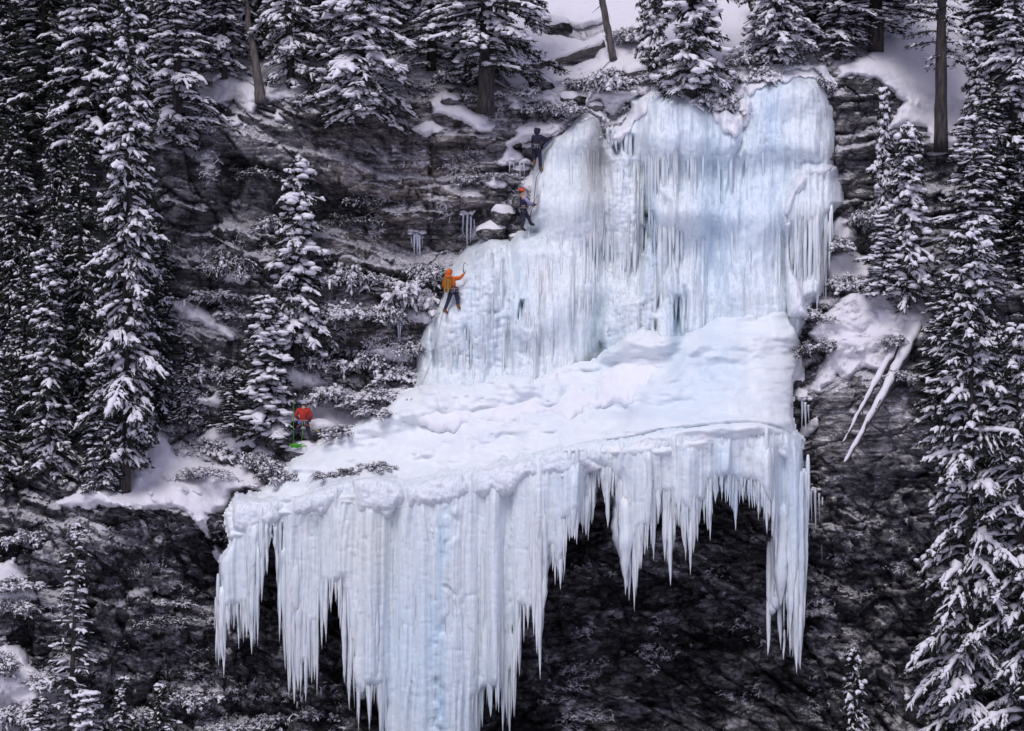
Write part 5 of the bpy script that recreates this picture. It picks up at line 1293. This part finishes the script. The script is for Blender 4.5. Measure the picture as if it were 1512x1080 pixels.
def person(J, px0, py0, Y0, label, jacket, trousers, look_dir=(0, 1, 0), helmet=None, hood=None, sleeve=None, pack=None, glove='boot_dark', boot='tan_leather', sling=None, loops=None):
    """J: joint -> (px, py, dy). A climber built on the joints read from the photo."""
    s = KPX * (Y0 + DIST) / DIST
    L_ = {k: np.array([(p[0] - px0) * s, p[2], (py0 - p[1]) * s]) for k, p in J.items()}
    root = empty('person', at(px0, py0, Y0), label, 'person', 'people on the ice climb')
    ld = np.array(look_dir, float); ld /= np.linalg.norm(ld)
    pel, neck, head = L_['pelvis'], L_['neck'], L_['head']
    waist = pel * .62 + neck * .38; chest = pel * .25 + neck * .75
    order = ['pelvis', 'waist', 'chest', 'neck', 'head0', 'head1', 'head2', 'nose', 'sl', 'el', 'hl', 'sr', 'er', 'hr', 'tl', 'kl', 'al', 'fl', 'tr', 'kr', 'ar', 'fr']
    hu = head - neck; hu = hu / (np.linalg.norm(hu) + 1e-9)
    P = {'pelvis': (pel, .13), 'waist': (waist, .12), 'chest': (chest, .145), 'neck': (neck, .06), 'head0': (head - hu * .05 + ld * .02, .075), 'head1': (head + hu * .04, .095), 'head2': (head + hu * .10, .07), 'nose': (head + ld * .115 - hu * .01, .018),
         'sl': (L_['shl'], .075), 'el': (L_['ell'], .045), 'hl': (L_['hal'], .032), 'sr': (L_['shr'], .075), 'er': (L_['elr'], .045), 'hr': (L_['har'], .032),
         'tl': (L_['hipl'], .09), 'kl': (L_['knl'], .06), 'al': (L_['anl'], .042), 'fl': (L_['tol'], .035), 'tr': (L_['hipr'], .09), 'kr': (L_['knr'], .06), 'ar': (L_['anr'], .042), 'fr': (L_['tor'], .035)}
    ix = {k: i for i, k in enumerate(order)}
    E = [('pelvis', 'waist'), ('waist', 'chest'), ('chest', 'neck'), ('neck', 'head0'), ('head0', 'head1'), ('head1', 'head2'), ('head0', 'nose'), ('chest', 'sl'), ('sl', 'el'), ('el', 'hl'), ('chest', 'sr'), ('sr', 'er'), ('er', 'hr'), ('pelvis', 'tl'), ('tl', 'kl'), ('kl', 'al'), ('al', 'fl'), ('pelvis', 'tr'), ('tr', 'kr'), ('kr', 'ar'), ('ar', 'fr')]
    def make(nm, names, grow, mat, over={}):
        q = [n for n in order if n in names]
        pts = [(P[n][0], over.get(n, P[n][1] + grow)) for n in q]
        ed = [(q.index(a), q.index(b_)) for a, b_ in E if a in q and b_ in q]
        o = link(nm, skin(nm, pts, ed, mat, 1), root)
        return o
    make('body', order, 0.0, 'skin')
    arms = ['sl', 'el', 'hl', 'sr', 'er', 'hr']
    make('jacket', ['pelvis', 'waist', 'chest', 'neck'] + (arms if sleeve is None else ['sl', 'sr']), .04, jacket, {'pelvis': .155, 'waist': .165, 'chest': .185, 'sl': .105, 'sr': .105, 'hl': .05, 'hr': .05, 'neck': .085})
    if sleeve:
        for a in ('l', 'r'):
            q = [(P['s' + a][0], .095), (P['e' + a][0], .075), (P['h' + a][0], .05)]
            link('sleeve', skin('sleeve', q, [(0, 1), (1, 2)], sleeve, 1), root)
    make('trousers', ['pelvis', 'tl', 'kl', 'al', 'tr', 'kr', 'ar'], .03, trousers, {'pelvis': .15, 'tl': .115, 'tr': .115, 'kl': .088, 'kr': .088, 'al': .072, 'ar': .072})
    for a in ('l', 'r'):
        an, to = P['a' + a][0], P['f' + a][0]
        heel = an + (an - to) * .25 - [0, 0, .03]
        bo = link('boot', skin('boot', [(an + [0, 0, .10], .07), (an, .068), ((an + to) / 2, .058), (to, .05), (heel, .045)], [(0, 1), (1, 2), (2, 3), (1, 4)], boot, 1, 1), root)
        mb = MB(); d = (to - an); d = d / (np.linalg.norm(d) + 1e-9); side = np.cross(d, [0, 0, 1.0]); side /= np.linalg.norm(side) + 1e-9
        for t in (0, .35, .7, 1.0):
            for sg in (-1, 1):
                c = an + (to - an) * t + side * sg * .045 - [0, 0, .045]
                mb.tube([c, c - [0, 0, .05] + d * .01], [.009, .003], n=4)
        mb.tube([to, to + d * .07 - [0, 0, .03]], [.010, .003], n=4)
        link('crampon', mb.mesh('crampon', M['gear_metal']), bo)
        hp, el = P['h' + a][0], P['e' + a][0]
        f = hp - el; f = f / (np.linalg.norm(f) + 1e-9); sd_ = np.cross(f, [0, 0.3, 1.0]); sd_ /= np.linalg.norm(sd_) + 1e-9; nn = np.cross(sd_, f)
        pts = [(hp - f * .03, .036), (hp + f * .06, .042)]; ed = [(0, 1)]
        for k_, (o_, ln) in enumerate(((-.034, .060), (-.012, .072), (.011, .068), (.032, .052))):
            b0 = hp + f * .085 + sd_ * o_
            pts += [(b0, .0125), (b0 + f * ln * .5 + nn * .012, .0115), (b0 + f * ln * .65 + nn * .05, .010)]
            i = len(pts) - 3; ed += [(1, i), (i, i + 1), (i + 1, i + 2)]
        b0 = hp + f * .02 - sd_ * .045
        pts += [(b0, .014), (b0 + f * .045 - sd_ * .01 + nn * .02, .012)]; ed += [(0, len(pts) - 2), (len(pts) - 2, len(pts) - 1)]
        link('glove', skin('glove', pts, ed, glove, 1), root)
    mb = MB()
    for sg in (-1, 1):
        e_ = head + ld * .088 + np.cross(ld, [0, 0, 1.0]) * .036 * sg + hu * .012
        V, F = ellipsoid(e_, (.012, .012, .010), tm=ICO1); mb.add(V, None, F)
    link('eyes', mb.mesh('eyes', M['boot_dark']), root)
    V, F = ellipsoid(head + hu * .045 - ld * .025, (.103, .105, .10), 3, .08); link('hair', mesh_np('hair', V, F, [M['hair_brown']]), root)
    if helmet:
        V = ICO3[0].copy(); V[:, 2] = np.where(V[:, 2] < -.12, -.12 + (V[:, 2] + .12) * .25, V[:, 2])
        V = V * [.135, .148, .135]; r_ = np.hypot(V[:, 0], V[:, 1]); V[:, :2] *= (1 + .10 * (V[:, 2] < -.01))[:, None]
        he = link('helmet', mesh_np('helmet', V + head + [0, 0, .065], ICO3[1], [M[helmet]]), root)
    if hood:
        V, F = ellipsoid(head + [0, 0, .035] - ld * .02, (.145, .15, .165), 5, .10); V[:, 2] += .03 * np.sin(V[:, 0] * 20)
        link('hood', mesh_np('hood', V, F, [M[hood]]), root)
    # harness: belt, leg loops, gear
    mb = MB(); th = np.linspace(0, 6.283, 20); c = pel + [0, 0, .07]
    mb.tube(np.stack([c[0] + .185 * np.cos(th), c[1] + .16 * np.sin(th), c[2] + 0 * th], -1), np.full(20, .024), n=6)
    ha = link('harness', mb.mesh('harness', M[loops or 'axe_dark']), root)
    for k_ in ('l', 'r'):
        mb = MB(); c = P['t' + k_][0] * .72 + P['k' + k_][0] * .28; mb.tube(np.stack([c[0] + .12 * np.cos(th), c[1] + .12 * np.sin(th), c[2] + .04 * np.cos(th)], -1), np.full(20, .020), n=6)
        link('leg_loop', mb.mesh('leg_loop', M[loops or 'axe_dark']), ha)
    g = np.random.default_rng(int(px0)); mb = MB()
    for k_ in range(6):
        a_ = -1.57 + (k_ - 2.5) * .5; c = pel + [.2 * math.cos(a_), .18 * math.sin(a_), .04]
        t = np.linspace(0, 6.283, 10)
        mb.tube(np.stack([c[0] + .022 * np.cos(t), c[1] + 0 * t, c[2] - .05 + .05 * np.sin(t)], -1), np.full(10, .008), n=4)
        mb.tube([c - [0, 0, .09], c - [g.uniform(-.03, .03), 0, g.uniform(.16, .24)]], [.013, .010], n=5)
    link('gear', mb.mesh('gear', M['gear_metal']), ha)
    if sling:
        V, F = ellipsoid(pel + [-.16, -.10, -.04], (.075, .06, .10), 7, .2); link('pouch', mesh_np('pouch', V, F, [M[sling]]), ha)
    return root, L_, P

def to_local(px, py, dy, px0, py0, Y0):
    s = KPX * (Y0 + DIST) / DIST
    return np.array([(px - px0) * s, dy, (py0 - py) * s])

def ice_axe(a, b_, pick, label, mat='axe_dark'):
    """a: grip end, b_: head end (world points), pick: direction of the pick"""
    a, b_ = np.array(a, float), np.array(b_, float); pick = np.array(pick, float)
    root = empty('ice_axe', a, label, 'ice axe', 'ice axes in the hands of the climbers')
    d = b_ - a; t = np.linspace(0, 1, 10)
    bow = -pick * .07
    P = d * t[:, None] + bow * np.sin(np.pi * t)[:, None]
    mb = MB(); mb.tube(P, np.interp(t, [0, .3, .35, 1], [.021, .021, .015, .015]), n=7)
    link('shaft', mb.mesh('axe_shaft', M[mat]), root)
    u = d / np.linalg.norm(d); q = np.linspace(0, 1, 8)
    mb = MB(); H_ = d + pick * .19 * q[:, None] - u * (.09 * q ** 2)[:, None]
    mb.tube(H_, np.interp(q, [0, 1], [.016, .005]), n=5)
    mb.tube([d, d - pick * .07], [.018, .014], n=6)
    link('pick', mb.mesh('axe_pick', M['gear_metal']), root)
    return root

# climber in orange, back to the camera, right arm up with an axe
ox, oy = 664, 464
YO = min(frontY(670, 450), frontY(678, 452), frontY(680, 430), frontY(684, 404)) - .22
JO = {'head': (662.8, 404, .02), 'neck': (664.5, 410, 0), 'shl': (657.6, 412, -.02), 'ell': (654.5, 422, .14), 'hal': (659, 430, .32), 'shr': (671, 411.5, 0), 'elr': (679.5, 411, .08), 'har': (685.2, 404, .16),
      'pelvis': (669.4, 427, 0), 'hipl': (666.6, 430, 0), 'knl': (661.6, 445, .06), 'anl': (656, 459.5, -.02), 'tol': (661, 462.6, .16), 'hipr': (672.8, 430, 0), 'knr': (675.6, 442, .12), 'anr': (676, 452.5, -.02), 'tor': (680, 456.6, .14)}
root, LJ, PJ = person(JO, ox, oy, YO, 'climber in an orange hooded jacket with an ochre backpack reaching up with one axe', 'orange_cloth', 'navy_cloth', hood='orange_cloth', helmet=None, glove='tan_glove')
# backpack rides on the back: a rounded sack, lid and straps
def sack(c, S, seed):
    V = ICO3[0].copy(); V = np.sign(V) * np.abs(V) ** .62
    V = V * S; V *= (1 + .06 * vn(V[:, 0] * 9 + seed, V[:, 2] * 9, seed))[:, None]
    return V + c, ICO3[1]
bc = at(661.2, 418.5, YO - .24)
pk = empty('backpack', bc, 'ochre yellow climbing backpack on the back of the climber in orange', 'backpack')
V, F = sack(np.zeros(3), np.array([.15, .12, .29]), 3); link('sack', mesh_np('pack_sack', V, F, [M['ochre_cloth']]), pk)
V, F = sack(np.array([.01, -.01, .28]), np.array([.145, .13, .075]), 4); link('lid', mesh_np('pack_lid', V, F, [M['orange_cloth']]), pk)
for sx_ in (-.06, .07):
    mb = MB(); t = np.linspace(-1, 1, 12)
    mb.tube(np.stack([sx_ + 0 * t, -.125 * np.abs(1 - np.abs(t) ** 4) - .005, t * .30], -1), np.full(12, .014), n=5); link('strap', mb.mesh('pack_strap', M['tan_leather']), pk)
mb = MB(); t = np.linspace(0, 6.283 * 3, 60); mb.tube(np.stack([-.05 + .09 * np.cos(t), -.10 + .012 * t / 6, -.28 + .11 * np.sin(t)], -1), np.full(60, .012), n=5); link('sling_coil', mb.mesh('pack_sling', M['yellow_rope']), pk)
h_ = np.array(at(685.6, 402.6, YO + .20)); ice_axe(h_ - [0, 0, .05], h_ + [.01, .06, .40], np.array([.75, .6, -.1]), 'ice axe held overhead by the climber in orange')

# belayer in red, back to the camera, legs apart
rx, ry = 448, 652
YR = min(surfY(440, 640), surfY(456, 646), surfY(448, 650)) - 1.0
JR = {'head': (448.6, 598, .03), 'neck': (448, 603.4, 0), 'shl': (440.4, 606, 0), 'ell': (436.8, 614.5, .0), 'hal': (441, 619.5, .2), 'shr': (456, 606, 0), 'elr': (459.6, 615, 0), 'har': (457.4, 621, .14),
      'pelvis': (448.6, 622.4, 0), 'hipl': (445, 625.5, 0), 'knl': (438, 635.4, .08), 'anl': (430.5, 644.5, 0), 'tol': (427.5, 647.5, .16), 'hipr': (452.4, 625.5, 0), 'knr': (455.4, 637, .06), 'anr': (458.8, 648.4, 0), 'tor': (462, 651, .14)}
person(JR, rx, ry, YR, 'belayer in a red jacket and dark trousers standing with legs apart on the ledge', 'red_cloth', 'navy_cloth', helmet='grey_helmet', sling='blue_sling', boot='boot_dark', loops='red_strap')
# black clad climber high on the left edge
bx, by = 796, 254
YB = min(frontY(806, 240), frontY(800, 250), frontY(810, 215)) - .22
JB = {'head': (793, 195, .03), 'neck': (793.2, 200, 0), 'shl': (787.6, 203, 0), 'ell': (786.6, 211, .14), 'hal': (795, 213, .3), 'shr': (799, 202.6, 0), 'elr': (807, 206.2, .06), 'har': (815, 202.4, .12),
      'pelvis': (791.6, 215, 0), 'hipl': (788.2, 217.5, 0), 'knl': (788.6, 229, .12), 'anl': (788.8, 239, .04), 'tol': (790, 242, .22), 'hipr': (795.4, 217.5, 0), 'knr': (797.4, 234, .04), 'anr': (798, 249, 0), 'tor': (801.6, 252.6, .14)}
person(JB, bx, by, YB, 'climber all in dark clothing near the top left edge of the ice', 'black_cloth', 'black_cloth', hood='black_cloth')
h1 = np.array(at(815.4, 202, YB + .14)); ice_axe(h1 - [.10, 0, .07], h1 + [.26, .10, .26], np.array([.55, .6, -.55]), 'ice axe swung up into the ice by the dark clad climber')
h2_ = np.array(at(808.5, 213, YB + .05)); ice_axe(h2_ - [.18, 0, .16], h2_ + [.14, .08, .14], np.array([.55, .6, -.5]), 'second ice axe held low by the dark clad climber', 'blue_sling')
# red helmeted climber in a dark vest with lilac sleeves, side on
vx, vy = 774, 342
YV = min(frontY(780, 330), frontY(790, 322), frontY(776, 340)) - .25
JV = {'head': (770.5, 284, .0), 'neck': (771.4, 289, 0), 'shl': (769.8, 291.6, .14), 'ell': (777, 300, .18), 'hal': (786, 303, .12), 'shr': (773, 291.6, -.12), 'elr': (780.4, 299, -.14), 'har': (788.4, 301.6, -.04),
      'pelvis': (773.4, 308.4, 0), 'hipl': (773, 311.6, .09), 'knl': (781, 321.6, .12), 'anl': (784, 331.5, .10), 'tol': (790, 332, .12), 'hipr': (773, 311.6, -.09), 'knr': (772.4, 324.5, -.10), 'anr': (770.6, 338.4, -.10), 'tor': (777, 341, -.10)}
person(JV, vx, vy, YV, 'climber in a red helmet, dark vest and lilac sleeves seen from the side', 'black_cloth', 'navy_cloth', look_dir=(1, .35, .1), helmet='red_helmet', sleeve='lilac_cloth', boot='boot_dark', loops='axe_dark', glove='boot_dark')
h3 = np.array(at(790.4, 300.8, YV - .02)); ice_axe(h3 - [.06, 0, .16], h3 + [.12, .06, .34], np.array([.8, .3, -.35]), 'orange handled ice axe raised by the red helmeted climber', 'axe_orange')
h4 = np.array(at(786.6, 303.4, YV + .1)); ice_axe(h4 - [.10, 0, .62], h4 + [.08, .02, .06], np.array([.8, .4, -.2]), 'dark ice axe hanging point up beside the red helmeted climber')

# ropes
rope('climbing_rope', [(668, 432), (660, 448), (652, 468), (645, 500), (638, 530), (625, 562), (606, 590), (592, 612)], .009, 'pale_rope', 'pale rope running down the ice step from the climber in orange', off=.10)
rope('climbing_rope', [(798, 252, YB), (792, 262, YB - .05), (790, 280, YV - .1), (788, 300, YV - .1), (782, 309, YV - .2)], .014, 'dark_rope', 'dark rope between the dark clad climber and the red helmeted one')
rope('climbing_rope', [(842, 172), (860, 140), (880, 112), (904, 86)], .014, 'dark_rope', 'dark fixed rope running up the snow from the ice to the bare grey trunk', off=.12)
rope('climbing_rope', [(433.4, 590, YR - .05), (433.2, 622, YR - .12), (433.6, 654, YR - .2)], .009, 'green_rope', 'green rope hanging straight down left of the belayer')
rope('climbing_rope', [(446.6, 624, YR - .2), (446.8, 640, YR - .24), (444.6, 656, YR - .25)], .009, 'green_rope', 'green rope hanging between the legs of the belayer')
rope('climbing_rope', [(457, 628, YR - .12), (464, 634, YR - .14), (472, 638.4, YR - .16), (480, 639.6, YR - .16), (488, 638.6, YR - .1)], .015, 'yellow_rope', 'yellowish rope sagging from the belayer to the right')
g = np.random.default_rng(3); t = np.linspace(0, 1, 900); cpt = np.array(at(437, 660, YR - .25)); n_ = 26
ang = t * 6.283 * n_; k_ = np.linspace(0, 1, n_ + 1)
ox_, oz_, ra_ = [np.interp(t, k_, v) for v in (g.normal(0, .10, n_ + 1), g.uniform(-.03, .10, n_ + 1), g.uniform(.06, .17, n_ + 1))]
ox_ = ox_ * (1 - oz_ * 2) - .12 * (oz_ > .08)
mb = MB(); mb.tube(np.stack([ox_ + ra_ * np.cos(ang), .7 * ra_ * np.sin(ang), oz_ + (.30 * ra_) * np.sin(ang * 1.0 + 1.0 + 3 * t) + .02 * np.sin(ang * 2.3)], -1), np.full(900, .013), n=5)
tag(link('rope_pile', mb.mesh('rope_pile', M['green_rope']), None, cpt), 'bright green rope flaked in a pile at the feet of the belayer', 'rope')
